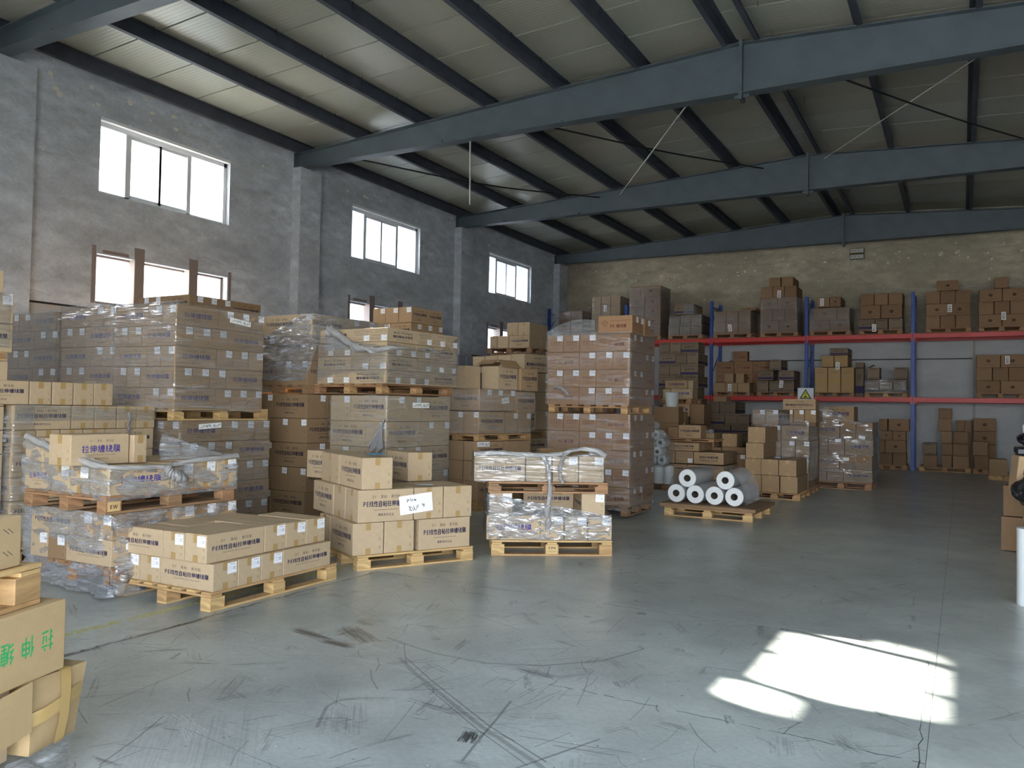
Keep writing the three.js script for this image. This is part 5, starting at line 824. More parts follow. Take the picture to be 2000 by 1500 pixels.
// ---------------------------------------------------------------- white rolls behind the red-print stack
{
  const gW = 'white film rolls behind the red-print stack', x0 = -4.95, z = -14.3;
  pallet('dark pallet under the white rolls beside the red-print stack', -5.2, 0, -14.85, 0, 1.1, 1.0, { wood: 3, h: 0.12 });
  const up = new THREE.LatheGeometry([[0.035, 0.34], [0.036, 0.33], [0.084, 0.33], [0.09, 0.322], [0.09, 0.008], [0.084, 0]].map((p) => new THREE.Vector2(...p)), 24), lie = up.clone(); lie.rotateX(Math.PI / 2);
  const pos = ['first', 'second', 'third', 'fourth'];
  for (let k = 0; k < 4; k++) { const t = thing('film_roll', `white upright roll, ${pos[k]} from left beside the red-print stack`, 'roll', gW, [x0 - 0.25 + k * 0.183, 0.12, z - 0.1]); mesh('roll_body', up, M.whitePlastic, t); }
  [[0.0, 0.55], [0.19, 0.55], [0.1, 0.7], [-0.02, 0.84], [0.16, 0.86], [0.06, 1.0], [-0.05, 1.15]].forEach(([u, y], k) => { const t = thing('film_roll', `white lying roll, ${['lower left', 'lower right', 'second row', 'third row left', 'third row right', 'fourth row', 'highest'][k]} of the pile`, 'roll', gW, [x0 + u, y, z - 0.34]); mesh('roll_body', lie, M.whitePlastic, t); });
  filmSheet('f', 'clear film hanging over the white rolls', [[-5.2, z + 0.02], [-4.9, z + 0.04], [-4.68, z + 0.0], [-4.62, z - 0.3]], () => 0.42, (s) => 1.22 - 0.3 * s, { side: 1, amp: 0.03, seed: 71, mat: M.filmLoose });
  const b = thing('bucket', 'white upright plastic bucket beyond the red-print stack', 'bucket', null, [-5.0, 1.52, -15.6]); mesh('bucket_body', new THREE.LatheGeometry([[0, 0], [0.11, 0], [0.135, 0.27], [0.142, 0.28], [0.135, 0.285], [0.126, 0.27]].map((p) => new THREE.Vector2(...p)), 24), M.whitePlastic, b);
  for (let k = 0; k < 5; k++) carton(`dark carton, ${ORD[k]} up from floor under the bucket`, 'dark cartons under the bucket', -5.05, k * 0.304, -15.6, 0, { l: 0.5, w: 0.4, h: 0.302, print: 'plain', tone: 2, sticker: 1 });
}
// ---------------------------------------------------------------- F: low stack behind the rolls
{
  const gF = 'cartons of the low stack behind the film rolls', z = -14.5;
  facing('low stack behind film rolls', gF, z, [
    [0.12, 0.3, [[-4.74, -4.45, 'E', 'stretch'], [-4.44, -4.1, 'E', 'stretch'], [-4.09, -3.69, 'L', 'stretch']]], [0.3, 0.48, [[-4.74, -4.35, 'L', 'stretch'], [-4.34, -4.02, 'E', 'stretch'], [-4.01, -3.69, 'E', 'stretch']]], [0.48, 0.52, []],
    [0.5, 0.715, [[-4.87, -4.58, 'E', 'stretch'], [-4.57, -4.24, 'E', 'stretch', { o: { sticker: 1, low: true } }], [-4.23, -3.69, 'L', 'stretch']]], [0.72, 0.87, [[-4.73, -4.16, 'L', 'stretch', { back: 0.1, o: {} }]]],
  ], { sideRows: 3, tone: 1 });
  pallet('pallet under the low stack behind film rolls', -4.25, 0, -15.05, 0, 1.15, 1.0, { wood: 2, h: 0.12 });
  pallet('empty pallet lying on the low stack behind film rolls', -4.42, 0.88, -15.2, 0, 0.95, 0.8, { wood: 1, h: 0.06 });
  carton('printed carton with raised flaps on the empty pallet', 'loose cartons behind the film rolls', -4.39, 0.945, -14.95, 0, { l: 0.42, w: 0.36, h: 0.24, print: 'adhesiveFull', tone: 1, exact: true });
  carton('plain carton half-hidden left of the raised-flap carton', 'loose cartons behind the film rolls', -4.72, 0.945, -15.0, 0, { l: 0.2, w: 0.36, h: 0.2, print: 'plain', tone: 2, exact: true });
  const z2 = -15.5;
  carton('small carton with a wad of film on top, behind rolls', 'loose cartons behind the film rolls', -4.27, 0.77, z2 - 0.25, -Math.PI / 2, { l: 0.5, w: 0.28, h: 0.255, print: 'plain', tone: 1, exact: true });
  carton('small carton with dark mark, right of the film wad', 'loose cartons behind the film rolls', -3.84, 0.785, z2 - 0.25, -Math.PI / 2, { l: 0.5, w: 0.28, h: 0.245, print: 'plain', tone: 1, exact: true, tape: true });
  carton('flat carton under the one with film wad', 'loose cartons behind the film rolls', -4.25, 0.66, z2 - 0.28, 0, { l: 0.5, w: 0.5, h: 0.105, print: 'plain', tone: 2, exact: true }); carton('flat carton under the one with dark mark', 'loose cartons behind the film rolls', -3.77, 0.66, z2 - 0.28, 0, { l: 0.44, w: 0.5, h: 0.12, print: 'plain', tone: 2, exact: true });
  carton('dark carton at right end behind the film rolls', 'loose cartons behind the film rolls', -3.67, 0.26, z2 - 0.3, -Math.PI / 2, { l: 0.5, w: 0.24, h: 0.39, print: 'plain', tone: 2, sticker: 1, exact: true }); for (let k = 0; k < 2; k++) carton(`long carton ${['on the floor', 'second up'][k]} behind the low stack`, 'loose cartons behind the film rolls', -4.1, k * 0.327, z2 - 0.5, 0, { l: 0.55, w: 0.5, h: 0.325, print: 'plain', tone: 2, exact: true });
  filmRope('small wad of film on a carton behind the rolls', [[-4.32, 1.04, z2 - 0.1], [-4.25, 1.06, z2 - 0.12], [-4.18, 1.05, z2 - 0.1]], 0.045, { seed: 31 });
}
// ---------------------------------------------------------------- H: plain cartons and the wrapped stacks behind them
{
  const gH = 'plain small cartons on the pallet right of the rolls', z = -14.16, nm = 'plain stack right of film rolls';
  pallet('pallet under the plain stack right of film rolls', -2.75, 0, z - 0.5, 0, 0.84, 1.05, { wood: 1, h: 0.105 });
  facing(nm, gH, z, [[0.108, 0.39, [[-3.25, -2.975, 'E', 'plain', { back: 0.05 }], [-2.962, -2.672, 'E', 'plain'], [-2.66, -2.38, 'E', 'plain']]], [0.392, 0.66, [[-3.25, -2.98, 'E', 'plain', { back: 0.05 }], [-2.972, -2.69, 'E', 'plain'], [-2.685, -2.4, 'E', 'plain']]], [0.662, 0.925, [[-3.23, -2.93, 'E', 'plain']]], [0.927, 1.2, [[-3.2, -2.905, 'E', 'plain']]]], { tape: true, tone: 1, sideRows: 2 });
  const z2 = -15.25, n2 = 'tall wrapped stack right of rolls', g2 = 'cartons of the tall wrapped stack right of the rolls';
  facing(n2, g2, z2, [[0.1, 0.38, [[-3.3, -2.86, 'L', 'blue'], [-2.85, -2.38, 'L', 'blue']]], [0.38, 0.66, [[-3.3, -3.08, 'E', 'blue'], [-3.07, -2.85, 'E', 'blue'], [-2.84, -2.38, 'L', 'blue']]], [0.66, 0.95, [[-3.3, -2.86, 'L', 'blue'], [-2.85, -2.61, 'E', 'blue'], [-2.6, -2.36, 'E', 'blue']]], [0.95, 1.22, [[-3.32, -3.09, 'E', 'blue'], [-3.08, -2.86, 'E', 'blue'], [-2.85, -2.38, 'L', 'blue']]], [1.22, 1.5, [[-3.36, -3.13, 'E', 'blue'], [-3.12, -2.9, 'E', 'blue']]]], { sticker: 1, tone: 2, sideRows: 3, dl: 0.25, de: 0.38 });
  filmSheet('f', 'clear film around the tall wrapped stack right of rolls', [[-3.38, z2 - 0.4], [-3.38, z2 + 0.012], [-2.9, z2 + 0.015], [-2.36, z2 + 0.012], [-2.345, z2 - 0.1], [-2.345, z2 - 0.8]], () => 0.25, (s) => 1.5 - 0.3 * clamp((s - 0.35) * 2.4), { side: 1, amp: 0.01, seed: 81, nv: 40, slant: 3 });
  pallet('pallet under the tall wrapped stack right of rolls', -2.84, 0, z2 - 0.5, 0, 1.0, 0.95, { wood: 2, h: 0.1 });
  const z3 = -16.35, n3 = 'back stack with upside-down print', g3 = 'cartons of the back stack with the upside-down print';
  facing(n3, g3, z3, [[1.27, 1.51, [[-3.02, -2.84, 'E', 'plain'], [-2.83, -2.635, 'E', 'plain'], [-2.63, -2.42, 'E', 'plain']]]], { sticker: 1, tone: 1, sideRows: 2 });
  carton('upside-down printed carton topping the back stack', g3, -2.73, 1.512, z3 - 0.2, 0, { l: 0.6, w: 0.4, h: 0.2, print: 'adhesiveFull', tone: 1, flip: true, exact: true });
  for (let k = 0; k < 5; k++) carton(`wide carton, ${ORD[k]} up from floor in the back stack`, g3, -2.73, k * 0.254, z3 - 0.3, 0, { l: 0.6, w: 0.55, h: 0.252, print: 'plain', tone: 2, exact: true });
}
// ---------------------------------------------------------------- I: the wrapped stack farther right
{
  const z = -16.8, g = 'cartons of the rounded wrapped stack', nm = 'rounded wrapped stack';
  facing(nm, g, z, [[0.14, 0.385, [[-2.59, -2.29, 'E', 'plain'], [-2.285, -1.99, 'E', 'plain'], [-1.98, -1.47, 'L', 'blue']]], [0.385, 0.66, [[-2.57, -2.06, 'L', 'blue'], [-2.05, -1.77, 'E', 'plain'], [-1.76, -1.48, 'E', 'plain']]], [0.66, 0.975, [[-2.56, -2.27, 'E', 'plain'], [-2.26, -1.97, 'E', 'plain'], [-1.96, -1.46, 'L', 'blue']]], [0.975, 1.29, [[-2.56, -2.06, 'L', 'blue'], [-2.05, -1.77, 'E', 'plain'], [-1.76, -1.47, 'E', 'plain']]], [1.292, 1.585, [[-2.37, -1.8, 'L', 'blue']]]], { sticker: 0, tone: 2, sideRows: 2 });
  pallet('pallet under the rounded wrapped stack', -2.03, 0, z - 0.5, 0, 1.1, 1.0, { wood: 2, h: 0.136 });
  filmSheet('f', 'sagging clear film around the rounded wrapped stack', [[-2.62, z - 0.9], [-2.62, z - 0.02], [-2.55, z + 0.016], [-2.0, z + 0.016], [-1.48, z + 0.016], [-1.445, z - 0.03], [-1.445, z - 0.9]], () => 0.16, (s) => 1.3 + 0.28 * Math.exp(-Math.pow((s - 0.42) / 0.09, 2)), { side: 1, amp: 0.014, seed: 91, nv: 44, slant: 4, mat: M.film, flare: (s, v) => 0.025 * Math.sin(v * 12) * (s > 0.5 ? 1 : 0.4) });
  for (const [i, [x, y, r]] of [[-2.08, 0.93, 0.05], [-1.66, 1.0, -0.15], [-1.94, 0.58, 0.02]].entries()) { const n = mesh('paper_label', new THREE.BoxGeometry(0.11, 0.06, 0.001), M.sticker, scene, [x, y, z + 0.03]); n.rotation.z = r; tag(n, `small white label at the ${['middle', 'upper right', 'lower middle'][i]} of the rounded wrapped stack`, 'label'); }
}
// ---------------------------------------------------------------- G: grey cartons with letters, in front of the rack
{
  const z = -19, g = 'lettered grey cartons of the tall stack', nm = 'tall lettered grey stack', rows = [], a = -6.43, b = -5.46;
  for (let k = 0; k < 11; k++) { const y = 0.13 + k * 0.2685; rows.push([y, y + 0.2685, k % 2 === 0 ? [[a, a + 0.27, 'E'], [a + 0.275, a + 0.545, 'E'], [a + 0.55, b, 'L']] : [[a, a + 0.42, 'L'], [a + 0.425, a + 0.69, 'E'], [a + 0.695, b, 'E']]]); }
  facing(nm, g, z, rows, { print: 'bopp', sideRows: 2, dl: 0.28, de: 0.42 });
  pallet('pallet under the tall lettered grey stack', -5.95, 0, z - 0.5, 0, 1.0, 1.0, { wood: 2, h: 0.13 });
  const z1 = -18, g1 = 'cartons before the tall lettered grey stack';
  carton('blue-lettered carton, upper of the two before grey stack', g1, -5.69, 1.945, z1 - 0.25, 0, { l: 0.52, w: 0.4, h: 0.19, print: 'blue', tone: 1, exact: true }); carton('end carton beside the upper blue-lettered one', g1, -5.37, 1.945, z1 - 0.3, -Math.PI / 2, { l: 0.4, w: 0.12, h: 0.185, print: 'plain', tone: 0, exact: true });
  carton('blue-lettered carton, lower of the two before grey stack', g1, -5.55, 1.722, z1 - 0.22, 0, { l: 0.5, w: 0.4, h: 0.218, print: 'blue', tone: 0, exact: true, tape: true }); carton('narrow end carton left of lower blue-lettered one', g1, -5.9, 1.722, z1 - 0.22, -Math.PI / 2, { l: 0.4, w: 0.18, h: 0.21, print: 'plain', tone: 0, exact: true });
  pallet('pallet topping the pile before the grey stack', -5.67, 1.6, z1 - 0.42, 0, 0.7, 0.8, { wood: 1, h: 0.118 });
  carton('wide printed carton under the topping pallet', g1, -5.68, 1.32, z1 - 0.35, 0, { l: 0.62, w: 0.6, h: 0.275, print: 'adhesiveFull', tone: 1, exact: true }); carton('end carton right of the wide printed one', g1, -5.2, 1.15, z1 - 0.35, -Math.PI / 2, { l: 0.6, w: 0.32, h: 0.445, print: 'plain', tone: 2, exact: true }); carton('small carton in front under the wide printed one', g1, -5.57, 1.12, z1 + 0.0, 0, { l: 0.32, w: 0.3, h: 0.3, print: 'plain', tone: 1, exact: true, sticker: 1 });
  for (let k = 0; k < 4; k++) carton(`base carton, ${ORD[k]} up from floor before grey stack`, g1, -5.5, k * 0.2798, z1 - 0.35, 0, { l: 0.9, w: 0.6, h: 0.278, print: 'plain', tone: 2, exact: true });
  const z2 = -20, g2 = 'lettered grey cartons of the lower stack';
  facing('lower lettered grey stack', g2, z2, [[0.13, 0.4, [[-5.5, -5.07, 'L'], [-5.06, -4.77, 'E'], [-4.76, -4.47, 'E']]], [0.4, 0.67, [[-5.5, -5.22, 'E'], [-5.21, -4.92, 'E'], [-4.91, -4.47, 'L']]], [0.67, 0.93, [[-5.5, -5.07, 'L'], [-5.06, -4.77, 'E'], [-4.76, -4.47, 'E']]], [0.93, 1.11, [[-5.5, -4.94, 'L'], [-4.92, -4.47, 'L']]], [1.11, 1.39, [[-5.52, -5.08, 'L'], [-5.07, -4.775, 'E'], [-4.77, -4.48, 'E']]], [1.395, 1.68, [[-5.51, -5.21, 'E'], [-5.205, -4.82, 'E']]]], { print: 'bopp', sideRows: 2 });
  pallet('pallet under the lower lettered grey stack', -5.0, 0, z2 - 0.5, 0, 1.05, 1.0, { wood: 2, h: 0.13 });
  carton('plain carton topping the lower lettered grey stack', g2, -5.22, 1.685, z2 - 0.3, 0, { l: 0.32, w: 0.4, h: 0.13, print: 'plain', tone: 1, exact: true });
}
// ---------------------------------------------------------------- the pallet rack
{
  const R = -23.66, D = 1.0, X0 = -11.72, S = 2.648, HU = 3.56, HL = 1.893, n = 6;
  const t = thing('pallet_rack', 'long blue and red pallet rack standing along the back wall', 'rack', null, [0, 0, 0]);
  const slots = []; for (let y = 0.1; y < 4.6; y += 0.075) slots.push(boxAt(-0.031, -0.019, y, y + 0.03, 0.0005, 0.0025), boxAt(0.019, 0.031, y, y + 0.03, 0.0005, 0.0025)); const slotG = merge(slots);
  const postG = merge([boxAt(-0.045, 0.045, 0, 4.66, -0.003, 0), boxAt(-0.045, -0.042, 0, 4.66, -0.07, 0), boxAt(0.042, 0.045, 0, 4.66, -0.07, 0), boxAt(-0.008, 0.008, 0, 4.66, 0, 0.006)]);
  for (let i = 0; i < n; i++) {
    const x = X0 + i * S;
    for (const z of [R, R - D]) { const p = mesh('upright', postG, M.rackBlue, t, [x, 0, z]); mesh('foot_plate', box(0.13, 0.008, 0.11), M.rackBlue, p, [0, 0.004, -0.035]); const s = mesh('slots', slotG, M.dark, p); s.userData.kind = 'stuff'; }
    for (let y = 0.25; y < 4.2; y += 0.75) { mesh('frame_brace', rod([x, y, R - 0.06], [x, y + 0.7, R - D + 0.02], 0.014), M.rackBlue, t); }
    mesh('frame_tie', rod([x, 0.22, R - 0.06], [x, 0.22, R - D + 0.02], 0.014), M.rackBlue, t); mesh('frame_tie', rod([x, 4.5, R - 0.06], [x, 4.5, R - D + 0.02], 0.014), M.rackBlue, t);
    if (i < n - 1 || true) for (const y of [HU, HL]) for (const z of [R + 0.004, R - D - 0.03]) {
      const L = (i < n - 1 ? S : 1.2) - 0.1; const b = mesh('beam', box(L, 0.12, 0.045, 0.005), M.rackRed, t, [x + 0.05 + L / 2, y - 0.06, z + 0.0]);
      for (const e of [-1, 1]) mesh('beam_connector', box(0.05, 0.19, 0.012, 0.003), M.rackRed, b, [e * (L / 2 + 0.015), -0.01, 0.028]);
    }
  }
  // sign hanging on the third upright
  const [c, g] = canvas(256, 256); g.fillStyle = '#dfe2e4'; g.fillRect(0, 0, 256, 256);
  const tri = (k, col) => { g.fillStyle = col; g.beginPath(); g.moveTo(128, 20 + k * 1.9); g.lineTo(224 - k * 1.55, 224 - k); g.lineTo(32 + k * 1.55, 224 - k); g.closePath(); g.fill(); };
  tri(0, '#15151a'); tri(18, '#d8d233'); g.strokeStyle = g.fillStyle = '#15151a'; g.lineWidth = 5; g.beginPath(); g.arc(128, 106, 10, 0, 7); g.moveTo(128, 116); g.lineTo(128, 146); g.moveTo(108, 150); g.quadraticCurveTo(128, 118, 150, 150); g.stroke(); g.beginPath(); g.ellipse(126, 184, 26, 13, 0, 0, 7); g.fill(); g.fillRect(118, 160, 16, 20);
  const sg = thing('warning_sign', 'white card with yellow and black warning triangle on the rack', 'sign', null, [-3.775, 1.96, R + 0.06]);
  const card = mesh('card', (() => { const b = new THREE.BoxGeometry(0.42, 0.34, 0.004), nn = b.attributes.normal, uv = b.attributes.uv; for (let i = 0; i < uv.count; i++) if (nn.getZ(i) < 0.5) uv.setXY(i, 0.02, 0.02); return b; })(), std({ map: tex(c, true, 1, 1, true), roughness: 0.5 }), sg); mesh('hanging_strip', box(0.025, 0.17, 0.003), M.frame, sg, [0.2, -0.255, 0]);
  // loads on the upper level
  const UPY = 3.565, PH = 0.115, LY = 1.898;
  const ordU = ['first', 'second', 'third', 'fourth', 'fifth', 'sixth', 'seventh', 'eighth', 'ninth', 'tenth'];
  const rackLoad = (lv, k, x0, x1, rows, o = {}) => {
    const nm = `${ordU[k]} ${lv} rack load from left`, y0 = lv === 'upper' ? UPY : LY, zf = R + 0.06 - (o.zin ?? 0);
    pallet(`pallet of ${nm}`, (x0 + x1) / 2, y0, zf - 0.5, 0, Math.max(0.98, x1 - x0), 1.0, { wood: o.wood ?? 2, h: PH });
    facing(nm, `cartons of the ${lv} rack load ${ordU[k]} from left`, zf, rows.map(([a, b, l]) => [a + y0 + PH, b + y0 + PH, l]), { sideRows: 2, dl: 0.46, de: 0.47, print: 'seal', ...o });
    if (o.film) { const w = o.film, top = o.filmTop ?? ((s) => y0 + PH + w); filmSheet('f', `clear film around the ${nm}`, [[x0 + 0.0, zf - 0.7], [x0 - 0.005, zf - 0.02], [x0 + 0.02, zf + 0.014], [(x0 + x1) / 2, zf + 0.016], [x1 - 0.02, zf + 0.014], [x1 + 0.012, zf - 0.02], [x1 + 0.012, zf - 0.8]], () => y0 + PH + 0.01 + (o.filmFrom ?? 0), top, { side: 1, amp: 0.014, seed: 100 + k * 3, nv: 26, step: 0.06 }); }
    if (o.tag) { const [x, y, r] = o.tag, n = mesh('paper_tag', (() => { const b = new THREE.BoxGeometry(0.1, 0.2, 0.002); return b; })(), M.rackTag[k % 5], scene, [x, y0 + PH + y, zf + 0.022]); n.rotation.z = r || 0; tag(n, `white paper tag with dark digits on ${nm}`, 'label'); }
  };
  const E = (a, b, p) => [a, b, 'E', p], L = (a, b, p) => [a, b, 'L', p], three = (a, b, p) => [0, 1, 2].map((i) => E(a + ((b - a) * i) / 3, a + ((b - a) * (i + 1)) / 3 - 0.012, p)), two = (a, b, p) => [0, 1].map((i) => L(a + ((b - a) * i) / 2, a + ((b - a) * (i + 1)) / 2 - 0.012, p));
  rackLoad('upper', 0, -11.34, -10.5, [[0, 0.26, two(-11.34, -10.5)], [0.26, 0.56, two(-11.34, -10.5)], [0.56, 0.86, two(-11.32, -10.5)]], { film: 0.87, tone: 0, sideRows: 3, dl: 0.32 });
  rackLoad('upper', 1, -10.2, -9.23, [[0, 0.33, three(-10.2, -9.23, 'yellow')], [0.33, 0.66, three(-10.2, -9.23, 'yellow')], [0.66, 0.97, three(-10.2, -9.23, 'yellow')], [0.97, 1.28, three(-10.2, -9.23, 'yellow')]], { film: 1.27, tone: 0, tag: [-9.73, 0.9, 0.05] });
  rackLoad('upper', 2, -8.95, -7.93, [[0, 0.31, two(-8.95, -7.94)], [0.31, 0.6, two(-8.95, -7.94)], [0.6, 0.9, two(-8.95, -7.94)], [0.9, 1.22, two(-8.95, -7.94)], [1.22, 1.53, [E(-8.93, -8.6), L(-8.58, -7.95)]]], { film: 1.48, tone: 0 });
  rackLoad('upper', 3, -7.7, -6.67, [[0, 0.3, three(-7.7, -6.68)], [0.3, 0.6, three(-7.66, -6.69)], [0.62, 0.93, two(-7.53, -6.92)]], { film: 0.62, tone: 0, print: 'bopp', filmTop: (s) => UPY + PH + 0.6 + 0.32 * (s > 0.47 && s < 0.61 ? 1 : 0) });
  rackLoad('upper', 4, -6.35, -5.26, [[0, 0.34, three(-6.34, -5.27)], [0.34, 0.66, three(-6.32, -5.28)], [0.66, 0.74, [L(-5.55, -5.12)]]], { film: 0.64, tag: [-5.86, 0.17, 0.12], tone: 0 });
  rackLoad('upper', 5, -5.01, -3.98, [[0, 0.33, two(-5.01, -3.99)], [0.33, 0.655, three(-5.01, -4.0)], [0.655, 0.99, two(-5.02, -4.02)], [0.99, 1.3, three(-5.0, -4.02)], [1.3, 1.56, [E(-4.78, -4.46), E(-4.44, -4.13)]]], { tag: [-4.5, 1.08, -0.05], film: 0.98 });
  rackLoad('upper', 6, -3.68, -2.63, [[0, 0.32, two(-3.67, -2.64)], [0.32, 0.64, [L(-3.6, -2.99), E(-2.98, -2.67)]], [0.66, 0.93, [L(-3.49, -3.17), L(-3.16, -2.88)]]], { film: 0.63, tag: [-3.36, 0.8, 0] });
  rackLoad('upper', 7, -2.42, -1.37, [[0, 0.29, [L(-2.44, -2.03, 'bopp'), E(-2.02, -1.72, 'bopp'), E(-1.7, -1.37, 'bopp')]], [0.3, 0.66, two(-2.4, -1.37)], [0.66, 0.97, three(-2.39, -1.36)]], { tag: [-2.05, 0.05, 0] });
  rackLoad('upper', 8, -0.83, 0.2, [[0, 0.32, three(-0.83, 0.2)], [0.32, 0.63, two(-0.82, 0.2)], [0.63, 0.95, three(-0.83, 0.2)], [0.96, 1.22, [L(-0.57, -0.08)]]], { tag: [-0.28, 0.5, 0], sideRows: 1 });
  rackLoad('upper', 9, 0.36, 1.36, [[0, 0.31, two(0.36, 1.38)], [0.31, 0.63, three(0.36, 1.38)], [0.63, 0.95, two(0.37, 1.39)], [0.96, 1.24, [E(0.71, 1.0)]]], { tag: [0.9, 0.26, 0], sideRows: 1 });
  // loads on the lower level
  rackLoad('lower', 0, -6.32, -5.28, [[0, 0.26, three(-6.32, -5.28, 'plain')], [0.26, 0.52, [E(-6.02, -5.75, 'plain'), E(-5.69, -5.45, 'plain')]]], { tag: [-5.85, 0.12, 0], sideRows: 1, tone: 1 });
  rackLoad('lower', 1, -5.09, -4.08, [[0, 0.31, [E(-5.09, -4.77), E(-4.75, -4.41), E(-4.4, -4.08)]], [0.33, 0.61, [L(-5.07, -4.64), L(-4.5, -4.08)]], [0.62, 0.91, [E(-4.74, -4.43)]]], { print: 'bopp', tag: [-4.42, 0.22, -0.1], sideRows: 2 });
  rackLoad('lower', 2, -3.53, -2.53, [[0, 0.68, three(-3.53, -2.53, 'yellow')], [0.69, 1.0, [E(-3.37, -3.05, 'yellow'), E(-3.04, -2.7, 'yellow')]], [1.01, 1.2, [L(-3.16, -2.69, 'bopp')]]], { tag: [-2.95, 0.72, -0.05], sideRows: 2 });
  carton('dark carton beside the third lower rack load', 'loose cartons on the lower rack level', -2.42, LY + 0.0, R - 0.3, 0, { l: 0.2, w: 0.4, h: 0.93, print: 'bopp', tone: 1, exact: true });
  rackLoad('lower', 3, -2.28, -1.25, [[0.06, 0.35, [E(-2.24, -1.92, 'bopp'), [-1.91, -1.6, 'E', 'bopp'], E(-1.58, -1.26, 'bopp')]], [0.36, 0.67, [E(-2.21, -1.91, 'bopp'), E(-1.57, -1.25, 'bopp')]]], { wood: 1, sideRows: 1, film: 0.34 });
  { const f = thing('open_flaps', 'raised dark flaps of an open carton on the lower rack level', 'box', null, [-2.06, LY + PH + 0.672, R - 0.2]); for (const s of [-1, 1]) { const m = mesh('flap', box(0.17, 0.004, 0.4), kraft.plain[2], f, [s * 0.075, 0.035, 0]); m.rotation.z = -s * 0.5; } }
  rackLoad('lower', 4, 0.32, 1.35, [[0, 0.32, two(0.32, 1.36)], [0.32, 0.65, three(0.32, 1.36)], [0.65, 0.97, two(0.32, 1.36)]], { tag: [0.98, 0.83, 0], sideRows: 1 });
  // dark reddish cartons behind, on the lower level
  [[-6.2, 0, 'first'], [-5.65, 0, 'second'], [-5.1, 0, 'third']].forEach(([x, , w]) => { for (let k = 0; k < 3; k++) carton(`dark brown carton, ${w} back column, ${['bottom', 'middle', 'top'][k]}`, 'dark cartons at the back of the lower rack level', x, LY + 0.1 + k * 0.31, R - 1.05 + 0.2, 0, { l: 0.54, w: 0.24, h: 0.308, print: 'red', tone: 1, exact: true }); });
  carton('single dark brown carton above the back columns', 'dark cartons at the back of the lower rack level', -5.75, LY + 0.1 + 0.93, R - 0.85, 0, { l: 0.42, w: 0.24, h: 0.3, print: 'red', tone: 1, exact: true });
  // loads on the floor under the rack
  const floorLoad = (k, x0, x1, z, rows, o = {}) => { const nm = `${ordU[k]} floor load under rack`; if (!o.noPallet) pallet(`pallet of ${nm}`, (x0 + x1) / 2, 0, z - 0.5, 0, x1 - x0, 1.0, { wood: 1, h: 0.12 }); facing(nm, `cartons of the ${ordU[k]} floor load under rack`, z, rows, { sideRows: 1, dl: 0.4, de: 0.5, print: 'seal', ...o }); };
  floorLoad(0, -1.93, -1.25, R + 0.05, [[0.122, 0.44, [E(-1.89, -1.6), E(-1.59, -1.27)]], [0.445, 0.77, [E(-1.9, -1.78), L(-1.77, -1.28)]], [0.775, 1.01, [L(-1.88, -1.6), L(-1.59, -1.28)]], [1.015, 1.33, [E(-1.92, -1.72), L(-1.69, -1.2)]]]);
  floorLoad(1, -0.97, 0.2, R + 0.05, [[0.122, 0.42, [E(-0.87, -0.56), E(-0.45, -0.22), E(-0.2, 0.16)]], [0.425, 0.73, [[-0.89, -0.57, 'E', 'bopp'], E(-0.45, -0.21), E(-0.2, 0.15)]], [0.735, 1.04, [E(-0.46, -0.22), E(-0.19, 0.14)]], [1.04, 1.36, [E(-0.53, -0.23)]], [1.36, 1.63, [E(-0.52, -0.22)]]]);
  floorLoad(2, 0.24, 0.78, R + 0.0, [[0.122, 0.45, [E(0.27, 0.58)]], [0.455, 0.8, [E(0.24, 0.57)]]], {});
  facing('tall brown column under rack end', 'cartons of the tall brown column under the rack end', R - 0.55, [[0, 0.34, [L(0.26, 0.76)]], [0.345, 0.7, [L(0.26, 0.76)]], [0.705, 1.05, [L(0.26, 0.76)]], [1.055, 1.39, [L(0.26, 0.76)]]], { print: 'seal' });
  facing('pair behind second floor load', 'cartons behind the second floor load', R - 0.6, [[0, 0.5, [L(-0.15, 0.22)]], [0.5, 1.0, [L(-0.15, 0.22)]], [1.0, 1.32, [E(-0.12, 0.05), E(0.06, 0.22)]]], { print: 'plain', tone: 2 });
  carton('low printed carton on a small pallet before the rack end', 'loose carton before the rack end', 0.72, 0.11, -21.6 - 0.25, 0, { l: 0.36, w: 0.5, h: 0.36, print: 'plain', tone: 1, exact: true }); pallet('small pallet before the rack end', 0.74, 0, -21.86, 0, 0.4, 0.6, { wood: 0, h: 0.105, deck: 4 });
}
